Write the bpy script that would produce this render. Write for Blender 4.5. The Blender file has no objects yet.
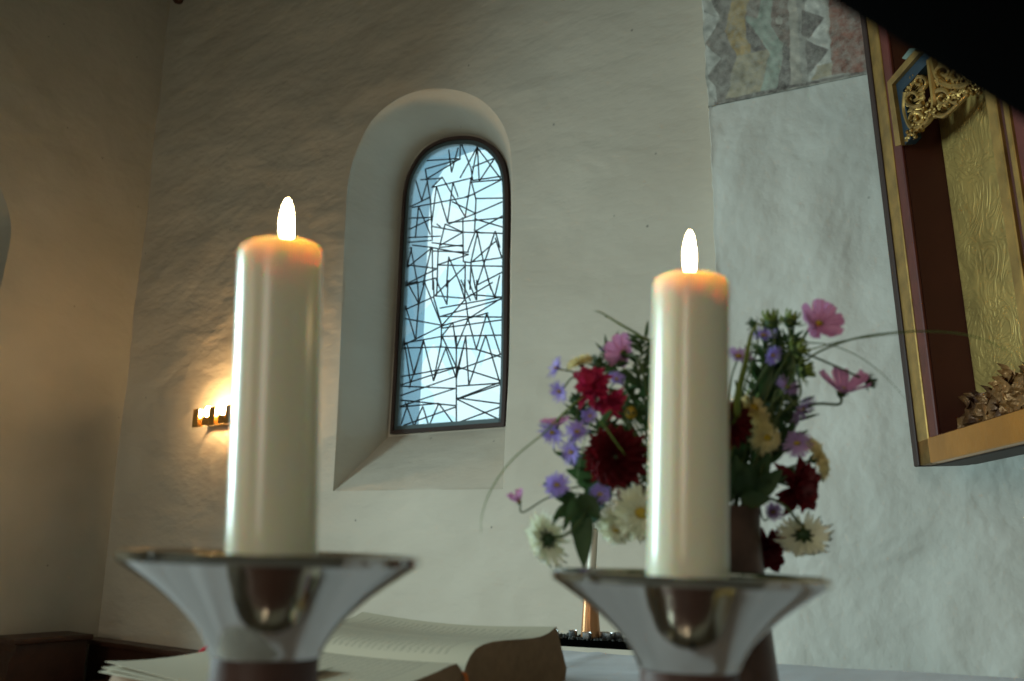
import bpy, bmesh, math, random
from mathutils import Vector, Matrix, noise
random.seed(7)
C = bpy.context.scene.collection
SC = bpy.context.scene
V = Vector
PI = math.pi

# ------------------------------------------------------------------ camera
F = 900.0
TH = math.radians(12.8)
ROLL = math.radians(0.8)
CAM = V((0, 0, 1.2))
fw = V((0, math.cos(TH), math.sin(TH)))
r0 = V((1, 0, 0)); u0 = V((0, -math.sin(TH), math.cos(TH)))
RT = r0 * math.cos(ROLL) + u0 * math.sin(ROLL)
UP = u0 * math.cos(ROLL) - r0 * math.sin(ROLL)
cd = bpy.data.cameras.new('camera'); cam = bpy.data.objects.new('camera', cd); C.objects.link(cam)
cd.sensor_width = 36; cd.lens = F / 1024 * 36; cd.clip_start = 0.02; cd.clip_end = 200
m = Matrix((RT, UP, -fw)).transposed().to_4x4(); m.translation = CAM
cam.matrix_world = m
cd.dof.use_dof = True; cd.dof.focus_distance = 2.4; cd.dof.aperture_fstop = 4.1
SC.camera = cam

SC.view_settings.view_transform = 'Standard'; SC.view_settings.look = 'None'
SC.view_settings.gamma = 1; SC.view_settings.use_curve_mapping = False
SC.view_settings.exposure = 0.0

# sky outside the windows: bright overcast, slightly cyan
w = bpy.data.worlds.new('world'); SC.world = w; w.use_nodes = True
wb = w.node_tree.nodes['Background']
wb.inputs[0].default_value = (0.70, 0.95, 1.0, 1); wb.inputs[1].default_value = 1.3

A = V((-0.803, 0.596, 0)).normalized()      # along the window wall, away and left
B = V((-A.y * -1, -A.x, 0)); B = V((0.596, 0.803, 0)).normalized()   # through the window wall, away and right
Z = V((0, 0, 1))
BW, AL = 3.2, 5.3                            # window wall at b = BW, left wall at a = AL
def ab(a, b, z=0): return A * a + B * b + Z * z

def aw(z): return A_BOT + (A_TOP - A_BOT) * z / 5.2      # the old left wall leans inwards a little
def area(name, loc, direction, sx, sy, power, col, spread=180):
    l = bpy.data.lights.new(name, 'AREA'); l.shape = 'RECTANGLE'; l.size = sx; l.size_y = sy
    l.energy = power; l.color = col; l.spread = math.radians(spread)
    o = bpy.data.objects.new(name, l); C.objects.link(o)
    o.location = loc; o.rotation_euler = V(direction).to_track_quat('-Z', 'Y').to_euler()
    return o
# daylight entering by the window of the left wall
area('daylight_left_window', ab(5.15, -0.35, 1.95), -A + Z * -0.5, 0.9, 1.5, 190, (0.68, 0.96, 0.99), 150)
# warm fill lamps added behind the camera, no nave windows built
area('nave_fill_lamp', ab(3.2, -4.3, 2.2), B + Z * -0.28, 0.9, 1.7, 11, (1.0, 0.90, 0.74), 85)
area('nave_fill_lamp', ab(-0.8, -4.3, 2.2), B + Z * -0.28, 0.9, 1.7, 11, (1.0, 0.90, 0.74), 85)

# ------------------------------------------------------------------ pixel rays
def ray(px, py):
    return fw + RT * ((px - 512) / F) + UP * ((340.5 - py) / F)
def hit(px, py, p0, n):
    d = ray(px, py); return CAM + d * ((V(p0) - CAM).dot(n) / d.dot(n))
def at(px, py, y):                       # point at forward distance y
    d = ray(px, py); return CAM + d * (y / d.y)
def onwall(px, py, b): return hit(px, py, B * b + Z * 1.2, B)
def onz(px, py, z): return hit(px, py, (0, 0, z), Z)

_p, _q = onwall(170, 5, BW), onwall(97, 640, BW)
_k = (_p.dot(A) - _q.dot(A)) / (_p.z - _q.z); A_BOT = _q.dot(A) - _k * _q.z; A_TOP = A_BOT + _k * 5.2
AL = aw(1.0)
# ------------------------------------------------------------------ materials
def mat(name, col, rough=0.6, metal=0.0, bump=0.0, bscale=20, var=0.0, vscale=5, col2=None, emit=None, estr=0, sss=0, detail=4, spec=0.5, dist=0.01, sheen=0, trans=0, bmap=None, gen='Object'):
    M = bpy.data.materials.new(name); M.use_nodes = True
    nt = M.node_tree; p = nt.nodes['Principled BSDF']
    p.inputs['Base Color'].default_value = (*col, 1); p.inputs['Roughness'].default_value = rough
    p.inputs['Metallic'].default_value = metal; p.inputs['Specular IOR Level'].default_value = spec
    if sheen: p.inputs['Sheen Weight'].default_value = sheen
    tc = nt.nodes.new('ShaderNodeTexCoord')
    def nz(scale, det=detail, rough_=0.55):
        n = nt.nodes.new('ShaderNodeTexNoise'); n.inputs['Scale'].default_value = scale
        n.inputs['Detail'].default_value = det; n.inputs['Roughness'].default_value = rough_
        nt.links.new(tc.outputs[gen], n.inputs['Vector']); return n
    if var or col2:
        n = nz(vscale); rp = nt.nodes.new('ShaderNodeValToRGB')
        rp.color_ramp.elements[0].position = 0.35; rp.color_ramp.elements[1].position = 0.65
        c2 = col2 or tuple(c * (1 - var) for c in col)
        rp.color_ramp.elements[0].color = (*c2, 1); rp.color_ramp.elements[1].color = (*col, 1)
        nt.links.new(n.outputs['Fac'], rp.inputs[0]); nt.links.new(rp.outputs[0], p.inputs['Base Color'])
    if bump:
        n = nz(bscale); b = nt.nodes.new('ShaderNodeBump'); b.inputs['Strength'].default_value = bump
        b.inputs['Distance'].default_value = dist
        nt.links.new(n.outputs['Fac'], b.inputs['Height']); nt.links.new(b.outputs[0], p.inputs['Normal'])
    if emit:
        p.inputs['Emission Color'].default_value = (*emit, 1); p.inputs['Emission Strength'].default_value = estr
    if sss:
        p.inputs['Subsurface Weight'].default_value = 1.0
        p.inputs['Subsurface Radius'].default_value = (1.0, 0.58, 0.30); p.inputs['Subsurface Scale'].default_value = sss
    if trans: p.inputs['Transmission Weight'].default_value = trans
    return M

def plaster(name, col, col2, strength, seed=0.0, stretch=(1, 1, 1), rot=0.0):
    M = bpy.data.materials.new(name); M.use_nodes = True; nt = M.node_tree; p = nt.nodes['Principled BSDF']
    p.inputs['Roughness'].default_value = 0.9; p.inputs['Specular IOR Level'].default_value = 0.2
    tc = nt.nodes.new('ShaderNodeTexCoord'); mp = nt.nodes.new('ShaderNodeMapping')
    mp.inputs['Scale'].default_value = stretch; mp.inputs['Location'].default_value = (seed, seed, seed)
    mp.inputs['Rotation'].default_value = (0, rot, 0)
    nt.links.new(tc.outputs['Object'], mp.inputs[0])
    def nz(s, d, r=0.5, dis=0.0):
        n = nt.nodes.new('ShaderNodeTexNoise'); n.inputs['Scale'].default_value = s; n.inputs['Detail'].default_value = d
        n.inputs['Roughness'].default_value = r; n.inputs['Distortion'].default_value = dis
        nt.links.new(mp.outputs[0], n.inputs['Vector']); return n
    big, mid, fine = nz(1.6, 5), nz(4.5 if strength < 0.9 else 3.4, 3.2, 0.40, 0.25), nz(26, 3, 0.5)
    rp = nt.nodes.new('ShaderNodeValToRGB'); rp.color_ramp.elements[0].position = 0.35; rp.color_ramp.elements[1].position = 0.68
    rp.color_ramp.elements[0].color = (*col2, 1); rp.color_ramp.elements[1].color = (*col, 1)
    nt.links.new(big.outputs['Fac'], rp.inputs[0])
    # small pits and dark specks
    vo = nt.nodes.new('ShaderNodeTexVoronoi'); vo.inputs['Scale'].default_value = 5.5
    nt.links.new(tc.outputs['Object'], vo.inputs['Vector'])
    sp = nt.nodes.new('ShaderNodeMapRange'); sp.inputs['From Min'].default_value = 0.02; sp.inputs['From Max'].default_value = 0.045
    sp.inputs['To Min'].default_value = 0.35; sp.inputs['To Max'].default_value = 1.0
    nt.links.new(vo.outputs['Distance'], sp.inputs['Value'])
    mx = nt.nodes.new('ShaderNodeMix'); mx.data_type = 'RGBA'; mx.blend_type = 'MULTIPLY'; mx.inputs['Factor'].default_value = 0.75
    nt.links.new(rp.outputs[0], mx.inputs['A']); nt.links.new(sp.outputs[0], mx.inputs['B'])
    nt.links.new(mx.outputs['Result'], p.inputs['Base Color'])
    b1 = nt.nodes.new('ShaderNodeBump'); b1.inputs['Strength'].default_value = strength; b1.inputs['Distance'].default_value = 0.03 if strength < 0.9 else 0.065
    b2 = nt.nodes.new('ShaderNodeBump'); b2.inputs['Strength'].default_value = strength; b2.inputs['Distance'].default_value = 0.004
    nt.links.new(mid.outputs['Fac'], b1.inputs['Height']); nt.links.new(fine.outputs['Fac'], b2.inputs['Height'])
    nt.links.new(b1.outputs[0], b2.inputs['Normal']); nt.links.new(b2.outputs[0], p.inputs['Normal'])
    return M

M = {}
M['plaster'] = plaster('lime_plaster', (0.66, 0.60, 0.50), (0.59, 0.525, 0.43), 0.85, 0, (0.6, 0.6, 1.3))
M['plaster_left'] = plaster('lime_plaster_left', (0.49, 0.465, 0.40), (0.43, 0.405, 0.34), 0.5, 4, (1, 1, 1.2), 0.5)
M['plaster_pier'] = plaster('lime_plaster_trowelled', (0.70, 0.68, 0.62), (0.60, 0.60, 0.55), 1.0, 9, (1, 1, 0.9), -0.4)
M['plaster_out'] = plaster('shaded_outer_render', (0.34, 0.47, 0.56), (0.28, 0.41, 0.50), 0.3, 2)  # white plaster outside, its blue sky shade put into the colour
M['stone'] = mat('floor_stone', (0.22, 0.19, 0.16), 0.8, bump=0.4, var=0.3)
M['ceiling'] = mat('ceiling_boards', (0.16, 0.12, 0.08), 0.7, var=0.3)
M['wood'] = mat('dark_oak', (0.060, 0.020, 0.009), 0.45, bump=0.2, bscale=30, var=0.35, vscale=9)
M['iron'] = mat('window_iron', (0.085, 0.125, 0.135), 0.55, metal=0.2, bump=0.2)
M['rust'] = mat('rusty_outer_frame', (0.055, 0.028, 0.022), 0.7, bump=0.2, var=0.3)
M['lead'] = mat('lead_came', (0.02, 0.024, 0.026), 0.6, metal=0.3)
M['black'] = mat('black_iron', (0.002, 0.002, 0.002), 1.0, spec=0.0)
M['wax'] = mat('candle_wax', (0.75, 0.73, 0.57), 0.26, sss=0.03, spec=0.6)
M['wax_plain'] = mat('thin_candle_wax', (0.80, 0.76, 0.62), 0.5)
M['flame'] = mat('flame', (1, 0.8, 0.4), 1, emit=(1.0, 0.70, 0.34), estr=85, spec=0)
M['wick'] = mat('wick', (0.02, 0.015, 0.01), 0.9)
M['silver'] = mat('polished_silver', (0.74, 0.70, 0.64), 0.09, metal=1.0, bump=0.10, bscale=16, dist=0.004)
_nt = M['silver'].node_tree; _tg = _nt.nodes.new('ShaderNodeTangent'); _tg.direction_type = 'RADIAL'; _tg.axis = 'Z'
_p = _nt.nodes['Principled BSDF']; _p.inputs['Anisotropic'].default_value = 0.3; _p.inputs['Anisotropic Rotation'].default_value = 0.25; _nt.links.new(_tg.outputs[0], _p.inputs['Tangent'])
M['leather'] = mat('brown_column', (0.085, 0.032, 0.020), 0.5, bump=0.3, bscale=120, var=0.3, vscale=20, dist=0.002)
M['bronze'] = mat('bronze_vase', (0.13, 0.065, 0.045), 0.38, metal=0.6, bump=0.25, bscale=40, var=0.5, vscale=22, dist=0.003)
M['brass'] = mat('brass', (0.62, 0.42, 0.17), 0.3, metal=1.0)
M['bulb'] = mat('bulb_glass', (1, 0.8, 0.5), 0.4, emit=(1.0, 0.62, 0.27), estr=270)
M['cone'] = mat('copper_cone', (0.56, 0.27, 0.12), 0.3, metal=0.7)
M['steel'] = mat('small_silver_cup', (0.92, 0.93, 0.94), 0.3, metal=1.0)
M['gravel'] = mat('dark_gravel', (0.035, 0.035, 0.035), 0.8, bump=1.0, bscale=220, col2=(0.16, 0.17, 0.17), vscale=260)
M['cloth'] = mat('altar_linen', (0.55, 0.53, 0.56), 0.9, bump=0.35, bscale=5, dist=0.02, sheen=0.2)
M['altar'] = mat('altar_stone', (0.42, 0.38, 0.32), 0.8, bump=0.4, var=0.2)
M['cover'] = mat('book_cover', (0.10, 0.015, 0.012), 0.5)
M['edge'] = mat('shaded_page_edges', (0.34, 0.22, 0.13), 0.85, bump=0.5, bscale=300, dist=0.001, var=0.2, vscale=60)  # shadow on the paper edges is put into this brown
M['ribbon'] = mat('red_ribbon', (0.75, 0.03, 0.06), 0.6)
M['orange'] = mat('orange_ribbon', (0.70, 0.17, 0.03), 0.6)
M['gold_rail'] = mat('candlelit_gilding', (0.85, 0.37, 0.06), 0.24, metal=0.95, bump=0.3, bscale=50, dist=0.002, var=0.3)  # warm candlelight on the bottom rail is put into this orange gilding
M['gold'] = mat('worn_gilding', (0.50, 0.30, 0.085), 0.42, metal=0.65, bump=0.3, bscale=60, var=0.45, vscale=14, dist=0.002)
M['red'] = mat('oxblood_paint', (0.13, 0.022, 0.017), 0.5, var=0.35, vscale=12)
M['darkred'] = mat('dark_red_lining', (0.070, 0.012, 0.007), 0.6, var=0.2)
M['darkbrown'] = mat('case_outside', (0.035, 0.014, 0.011), 0.6)
M['blue'] = mat('blue_paint', (0.009, 0.030, 0.050), 0.5)
M['grey_green'] = mat('grey_green_paint', (0.15, 0.20, 0.17), 0.6)
M['relief'] = mat('dark_gilded_relief', (0.30, 0.14, 0.04), 0.45, metal=0.5, bump=0.8, bscale=35, col2=(0.06, 0.022, 0.01), vscale=9, dist=0.01)

# gilded brocade ground: engraved swirls
def brocade():
    m_ = mat('gilded_brocade', (0.52, 0.35, 0.11), 0.5, metal=0.55, var=0.3, vscale=10)
    nt = m_.node_tree; p = nt.nodes['Principled BSDF']; tc = nt.nodes.new('ShaderNodeTexCoord')
    n = nt.nodes.new('ShaderNodeTexNoise'); n.inputs['Scale'].default_value = 6.5; n.inputs['Distortion'].default_value = 2.8; n.inputs['Detail'].default_value = 2.5
    nt.links.new(tc.outputs['Object'], n.inputs['Vector'])
    mu = nt.nodes.new('ShaderNodeMath'); mu.operation = 'MULTIPLY'; mu.inputs[1].default_value = 26
    si = nt.nodes.new('ShaderNodeMath'); si.operation = 'SINE'
    nt.links.new(n.outputs['Fac'], mu.inputs[0]); nt.links.new(mu.outputs[0], si.inputs[0])
    b = nt.nodes.new('ShaderNodeBump'); b.inputs['Strength'].default_value = 0.42; b.inputs['Distance'].default_value = 0.003
    nt.links.new(si.outputs[0], b.inputs['Height']); nt.links.new(b.outputs[0], p.inputs['Normal'])
    return m_
M['brocade'] = brocade()

# page with faint printed lines in two columns
def page_mat():
    m_ = mat('printed_page', (0.62, 0.56, 0.42), 0.85)
    nt = m_.node_tree; p = nt.nodes['Principled BSDF']; tc = nt.nodes.new('ShaderNodeTexCoord')
    sep = nt.nodes.new('ShaderNodeSeparateXYZ'); nt.links.new(tc.outputs['UV'], sep.inputs[0])
    def mth(op, a, b=None):
        n = nt.nodes.new('ShaderNodeMath'); n.operation = op
        for i, q in enumerate((a, b)):
            if q is None: continue
            if isinstance(q, (int, float)): n.inputs[i].default_value = q
            else: nt.links.new(q, n.inputs[i])
        return n.outputs[0]
    lines = mth('GREATER_THAN', mth('SINE', mth('MULTIPLY', sep.outputs['Y'], 2 * PI * 30)), 0.1)
    fr = mth('FRACT', mth('MULTIPLY', sep.outputs['X'], 2))
    col = mth('MULTIPLY', mth('GREATER_THAN', fr, 0.14), mth('LESS_THAN', fr, 0.9))
    mg = mth('MULTIPLY', mth('GREATER_THAN', sep.outputs['Y'], 0.09), mth('LESS_THAN', sep.outputs['Y'], 0.93))
    ns = nt.nodes.new('ShaderNodeTexNoise'); ns.inputs['Scale'].default_value = 70; nt.links.new(tc.outputs['UV'], ns.inputs['Vector'])
    f = mth('MULTIPLY', mth('MULTIPLY', mth('MULTIPLY', lines, col), mg), mth('GREATER_THAN', ns.outputs['Fac'], 0.44))
    mx = nt.nodes.new('ShaderNodeMix'); mx.data_type = 'RGBA'
    nt.links.new(mth('MULTIPLY', f, 0.27), mx.inputs['Factor'])
    mx.inputs['A'].default_value = (0.54, 0.48, 0.35, 1); mx.inputs['B'].default_value = (0.10, 0.09, 0.08, 1)
    nt.links.new(mx.outputs['Result'], p.inputs['Base Color']); return m_
M['page'] = page_mat()

# thin window glass with pale blue tints from piece to piece
def glass():
    m_ = bpy.data.materials.new('tinted_window_glass'); m_.use_nodes = True; nt = m_.node_tree
    nt.nodes.clear(); out = nt.nodes.new('ShaderNodeOutputMaterial')
    tr = nt.nodes.new('ShaderNodeBsdfTransparent'); gl = nt.nodes.new('ShaderNodeBsdfGlossy'); gl.inputs['Roughness'].default_value = 0.1
    df = nt.nodes.new('ShaderNodeBsdfTranslucent'); df.inputs[0].default_value = (0.75, 0.92, 1, 1)
    mx = nt.nodes.new('ShaderNodeMixShader'); mx.inputs[0].default_value = 0.05
    mx2 = nt.nodes.new('ShaderNodeMixShader'); mx2.inputs[0].default_value = 0.18
    tc = nt.nodes.new('ShaderNodeTexCoord'); vo = nt.nodes.new('ShaderNodeTexVoronoi'); vo.inputs['Scale'].default_value = 5.0
    nt.links.new(tc.outputs['Object'], vo.inputs['Vector'])
    sp = nt.nodes.new('ShaderNodeSeparateColor'); nt.links.new(vo.outputs['Color'], sp.inputs[0])
    rp = nt.nodes.new('ShaderNodeValToRGB'); rp.color_ramp.elements[0].color = (0.74, 0.93, 1.0, 1); rp.color_ramp.elements[1].color = (1, 1, 1, 1)
    rp.color_ramp.elements[0].position = 0.1; rp.color_ramp.elements[1].position = 0.6
    nt.links.new(sp.outputs[0], rp.inputs[0]); nt.links.new(rp.outputs[0], tr.inputs[0])
    nt.links.new(tr.outputs[0], mx2.inputs[1]); nt.links.new(df.outputs[0], mx2.inputs[2])
    nt.links.new(mx2.outputs[0], mx.inputs[1]); nt.links.new(gl.outputs[0], mx.inputs[2]); nt.links.new(mx.outputs[0], out.inputs[0])
    return m_
M['glass'] = glass()

# plants
def plant(name, col, col2, rough=0.6, sss=0.0):
    m_ = mat(name, col, rough, col2=col2, vscale=30, bump=0.2, bscale=60, dist=0.003)
    nt = m_.node_tree; p = nt.nodes['Principled BSDF']; out = nt.nodes['Material Output']
    t = nt.nodes.new('ShaderNodeBsdfTranslucent'); t.inputs[0].default_value = (*[min(1, c * 1.1) for c in col], 1)
    mx = nt.nodes.new('ShaderNodeMixShader'); mx.inputs[0].default_value = 0.35
    nt.links.new(p.outputs[0], mx.inputs[1]); nt.links.new(t.outputs[0], mx.inputs[2]); nt.links.new(mx.outputs[0], out.inputs[0])
    return m_
M['p_dark'] = plant('dark_red_petal', (0.150, 0.003, 0.008), (0.07, 0.001, 0.004))
M['p_crim'] = plant('crimson_petal', (0.50, 0.022, 0.10), (0.28, 0.01, 0.045))
M['p_pink'] = plant('pink_petal', (0.68, 0.32, 0.56), (0.56, 0.23, 0.46))
M['p_purple'] = plant('violet_petal', (0.43, 0.33, 0.84), (0.32, 0.24, 0.70))
M['p_lilac'] = plant('lilac_petal', (0.48, 0.32, 0.58), (0.36, 0.22, 0.46))
M['p_white'] = plant('cream_white_petal', (0.88, 0.88, 0.74), (0.76, 0.78, 0.58))
M['p_cream'] = plant('pale_yellow_petal', (0.88, 0.80, 0.50), (0.74, 0.66, 0.34))
M['yellow'] = plant('yellow_centre', (0.62, 0.46, 0.05), (0.42, 0.28, 0.03))
M['leaf'] = plant('leaf_green', (0.045, 0.095, 0.030), (0.025, 0.060, 0.018))
M['leaf_l'] = plant('light_leaf_green', (0.20, 0.27, 0.05), (0.13, 0.19, 0.035))
M['leaf_b'] = plant('blue_green_leaf', (0.09, 0.17, 0.13), (0.06, 0.12, 0.09))
M['stem'] = plant('stem_green', (0.09, 0.14, 0.04), (0.05, 0.085, 0.025))

# ------------------------------------------------------------------ object helpers
def obj(name, bm, m_, parent=None, smooth=True, loc=None):
    me = bpy.data.meshes.new(name)
    bmesh.ops.recalc_face_normals(bm, faces=bm.faces)
    if smooth:
        for f in bm.faces: f.smooth = True
    bm.to_mesh(me); bm.free()
    for x in (m_ if isinstance(m_, (list, tuple)) else [m_]): me.materials.append(x)
    o = bpy.data.objects.new(name, me); C.objects.link(o)
    if smooth: me.set_sharp_from_angle(angle=math.radians(42))
    if parent is not None:
        o.parent = parent; o.matrix_parent_inverse = Matrix.Translation(-parent.location) if parent.type == 'EMPTY' else Matrix.Identity(4)
    return o
def tag(o, label=None, cat=None, group=None, kind=None):
    if label: o['label'] = label
    if cat: o['category'] = cat
    if group: o['group'] = group
    if kind: o['kind'] = kind
    return o
def thing(name, loc, label, cat, group=None):
    o = bpy.data.objects.new(name, None); C.objects.link(o); o.location = loc; o.empty_display_size = 0.05
    return tag(o, label, cat, group)
def struct(name, bm, m_, smooth=False, parent=None):
    o = obj(name, bm, m_, parent, smooth)
    if parent is None: o['kind'] = 'structure'
    return o
def box(bm, o, x, y, z, mi=0):          # corner + three edge vectors
    o, x, y, z = V(o), V(x), V(y), V(z)
    v = [bm.verts.new(o + x * i + y * j + z * k) for k in (0, 1) for j in (0, 1) for i in (0, 1)]
    for q in ((0, 1, 3, 2), (4, 6, 7, 5), (0, 4, 5, 1), (2, 3, 7, 6), (0, 2, 6, 4), (1, 5, 7, 3)):
        bm.faces.new([v[i] for i in q]).material_index = mi
def bev(bm, w_, seg=2): bmesh.ops.bevel(bm, geom=bm.edges[:], offset=w_, segments=seg, affect='EDGES', profile=0.6)
def frame_of(ax):
    ax = V(ax).normalized(); t = V((0, 0, 1)) if abs(ax.z) < 0.9 else V((1, 0, 0))
    x = ax.cross(t).normalized(); return x, ax.cross(x).normalized(), ax
def lathe(bm, base, axis, prof, n=48, squash=1.0):
    x, y, ax = frame_of(axis); rings = []
    for r, h in prof:
        c = V(base) + ax * h
        rings.append([bm.verts.new(c)] if r < 1e-6 else [bm.verts.new(c + (x * math.cos(2 * PI * k / n) + y * math.sin(2 * PI * k / n) * squash) * r) for k in range(n)])
    for a_, b_ in zip(rings, rings[1:]):
        for k in range(n):
            k2 = (k + 1) % n
            if len(a_) == 1 and len(b_) == 1: continue
            if len(a_) == 1: bm.faces.new((a_[0], b_[k], b_[k2]))
            elif len(b_) == 1: bm.faces.new((a_[k], b_[0], a_[k2]))
            else: bm.faces.new((a_[k], b_[k], b_[k2], a_[k2]))
def tube(bm, pts, r, n=8, taper=None, flat=None):
    pts = [V(p) for p in pts]; rings = []
    for i, p in enumerate(pts):
        d = (pts[min(i + 1, len(pts) - 1)] - pts[max(i - 1, 0)]).normalized()
        if i == 0: x, y, _ = frame_of(d)
        else:
            x = (x - d * x.dot(d)).normalized(); y = d.cross(x)
        rr = r if taper is None else taper[i] if isinstance(taper, (list, tuple)) else r * (1 + (taper - 1) * i / (len(pts) - 1))
        rings.append([bm.verts.new(p + (x * math.cos(2 * PI * k / n) + y * math.sin(2 * PI * k / n) * (flat or 1)) * rr) for k in range(n)])
    for a_, b_ in zip(rings, rings[1:]):
        for k in range(n): bm.faces.new((a_[k], a_[(k + 1) % n], b_[(k + 1) % n], b_[k]))
    bm.faces.new(rings[0][::-1]); bm.faces.new(rings[-1])
def spline(cp, n=10):
    cp = [V(p) for p in cp]; cp = [cp[0] * 2 - cp[1]] + cp + [cp[-1] * 2 - cp[-2]]; out = []
    for i in range(1, len(cp) - 2):
        p0, p1, p2, p3 = cp[i - 1:i + 3]
        for k in range(n):
            t = k / n
            out.append(0.5 * ((2 * p1) + (p2 - p0) * t + (2 * p0 - 5 * p1 + 4 * p2 - p3) * t * t + (3 * p1 - p0 - 3 * p2 + p3) * t ** 3))
    out.append(cp[-2]); return out
def blob(bm, c, rx, ry, rz, n=10, rot=None, lump=0.0):
    m_ = Matrix.Translation(c) @ (rot or Matrix.Identity(4)) @ Matrix.Diagonal((rx, ry, rz, 1))
    g = bmesh.ops.create_uvsphere(bm, u_segments=n, v_segments=max(6, n * 2 // 3), radius=1, matrix=m_)
    if lump:
        for v in g['verts']: v.co += (v.co - V(c)) * lump * noise.noise(v.co * 60)
def prism(bm, pts, ex, mi=0):           # polygon extruded by vector
    a_ = [bm.verts.new(V(p)) for p in pts]; b_ = [bm.verts.new(V(p) + V(ex)) for p in pts]
    f = bm.faces.new(a_); g = bm.faces.new(b_[::-1]); f.material_index = g.material_index = mi
    for i in range(len(pts)):
        j = (i + 1) % len(pts); bm.faces.new((a_[j], a_[i], b_[i], b_[j])).material_index = mi

# ------------------------------------------------------------------ room shell
H = 5.2
def resample(pts, n):
    pts = [V(p) for p in pts]; L = [0]
    loop = pts + [pts[0]]
    for p, q in zip(loop, loop[1:]): L.append(L[-1] + (q - p).length)
    out = []
    for i in range(n):
        t = L[-1] * i / n; k = max(j for j in range(len(L) - 1) if L[j] <= t)
        out.append(loop[k].lerp(loop[k + 1], (t - L[k]) / max(1e-9, L[k + 1] - L[k])))
    return out
N_ = 220
outer_px = [(333, 491), (336, 440), (339, 380), (342, 300), (345, 230), (348, 185), (355, 155), (369, 125), (387, 106), (408, 94), (430, 89),
            (455, 90), (478, 98), (495, 113), (506, 132), (511, 155), (512, 200), (511.5, 260), (511, 320), (509, 380), (506, 430), (503, 489)]
inner_px = [(388, 437), (392, 380), (396.5, 300), (400, 230), (403, 190), (409.5, 168), (422, 149), (438, 139.5), (457, 135), (476, 135.5),
            (491, 142), (502.5, 154), (508.5, 170), (511, 200), (510.5, 260), (510, 300), (509, 360), (507.5, 400), (506, 428)]
WB = BW + 0.36                                   # plane of the window
def cubic(px, n=8):                              # smooth the polygon's arch but keep bottom corners
    s = spline([V((x, y, 0)) for x, y in px], n); return [(p.x, p.y) for p in s]
oo = [onwall(x, y, BW) for x, y in cubic(outer_px)]
ii = [onwall(x, y, WB) for x, y in cubic(inner_px)]
def two_part(pts, n1, n2):                       # side+arch path gets n1 pts, sill gets n2
    L = [0]
    for p, q in zip(pts, pts[1:]): L.append(L[-1] + (q - p).length)
    out = []
    for i in range(n1):
        t = L[-1] * i / (n1 - 1); k = min(max([j for j in range(len(L)) if L[j] <= t + 1e-9]), len(L) - 2)
        out.append(pts[k].lerp(pts[k + 1], min(1, (t - L[k]) / max(1e-9, L[k + 1] - L[k]))))
    for i in range(1, n2 + 1): out.append(pts[-1].lerp(pts[0], i / (n2 + 1)))
    return out
OO = two_part(oo, 180, 40); II = two_part(ii, 180, 40); N_ = 220
cen = sum(OO, V()) / N_
def wobble(p, s=2.3, a_=0.012):
    return a_ * noise.noise(p * s) + a_ * 0.35 * noise.noise(p * s * 3.7)
# outer boundary of the window wall rectangle, hit by rays from the niche centre
def rect_hit(p, a0, a1, z0, z1):
    d = p - cen; da = d.dot(A); dz = d.z; ca = cen.dot(A); t = 1e9
    if da > 1e-9: t = min(t, (a1 - ca) / da)
    if da < -1e-9: t = min(t, (a0 - ca) / da)
    if dz > 1e-9: t = min(t, (z1 - cen.z) / dz)
    if dz < -1e-9: t = min(t, (z0 - cen.z) / dz)
    return cen + d * t
bm = bmesh.new(); rings = []
K = 46
for k in range(K + 1):
    t = (k / K) ** 1.6; row = []
    for p in OO:
        q = p.lerp(rect_hit(p, -5, AL + 0.3, 0, H), t)
        fade = min(1, t * 14) * (1 if k < K else 0)
        row.append(bm.verts.new(q - B * (wobble(q) * fade)))
    rings.append(row)
for a_, b_ in zip(rings, rings[1:]):
    for k in range(N_): bm.faces.new((a_[k], a_[(k + 1) % N_], b_[(k + 1) % N_], b_[k]))
# rounded arris and splayed reveal
prev = rings[0]
for t in [0.02, 0.06, 0.12, 0.2, 0.3, 0.4, 0.5, 0.6, 0.7, 0.8, 0.9, 1.0]:
    row = [bm.verts.new(o_.lerp(i_, t) + (cen - o_).normalized() * wobble(o_.lerp(i_, t), 3.0, 0.012) * (1 - t)) for o_, i_ in zip(OO, II)]
    for k in range(N_): bm.faces.new((prev[k], row[k], row[(k + 1) % N_], prev[(k + 1) % N_]))
    prev = row
row = [bm.verts.new(sum(II, V()) / N_ * 0.05 + p * 0.95 + B * 0.004) for p in II]
for k in range(N_): bm.faces.new((prev[k], row[k], row[(k + 1) % N_], prev[(k + 1) % N_]))
wall = struct('wall_back', bm, M['plaster'], smooth=True)

# outer reveal beyond the glass
bm = bmesh.new(); icen = sum(II, V()) / N_; last = None
for t, d in ((0.94, 0.02), (0.94, 0.05), (0.99, 0.14), (1.0, 0.24)):
    row = [bm.verts.new(icen + (p - icen) * t + B * d) for p in II]
    if last:
        for k in range(N_): bm.faces.new((last[k], last[(k + 1) % N_], row[(k + 1) % N_], row[k]))
    last = row
row = [bm.verts.new(icen + (p - icen) * 2.2 + B * 0.24) for p in II]
for k in range(N_): bm.faces.new((last[k], last[(k + 1) % N_], row[(k + 1) % N_], row[k]))
struct('trim_1', bm, M['plaster_out'], smooth=True)

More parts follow.
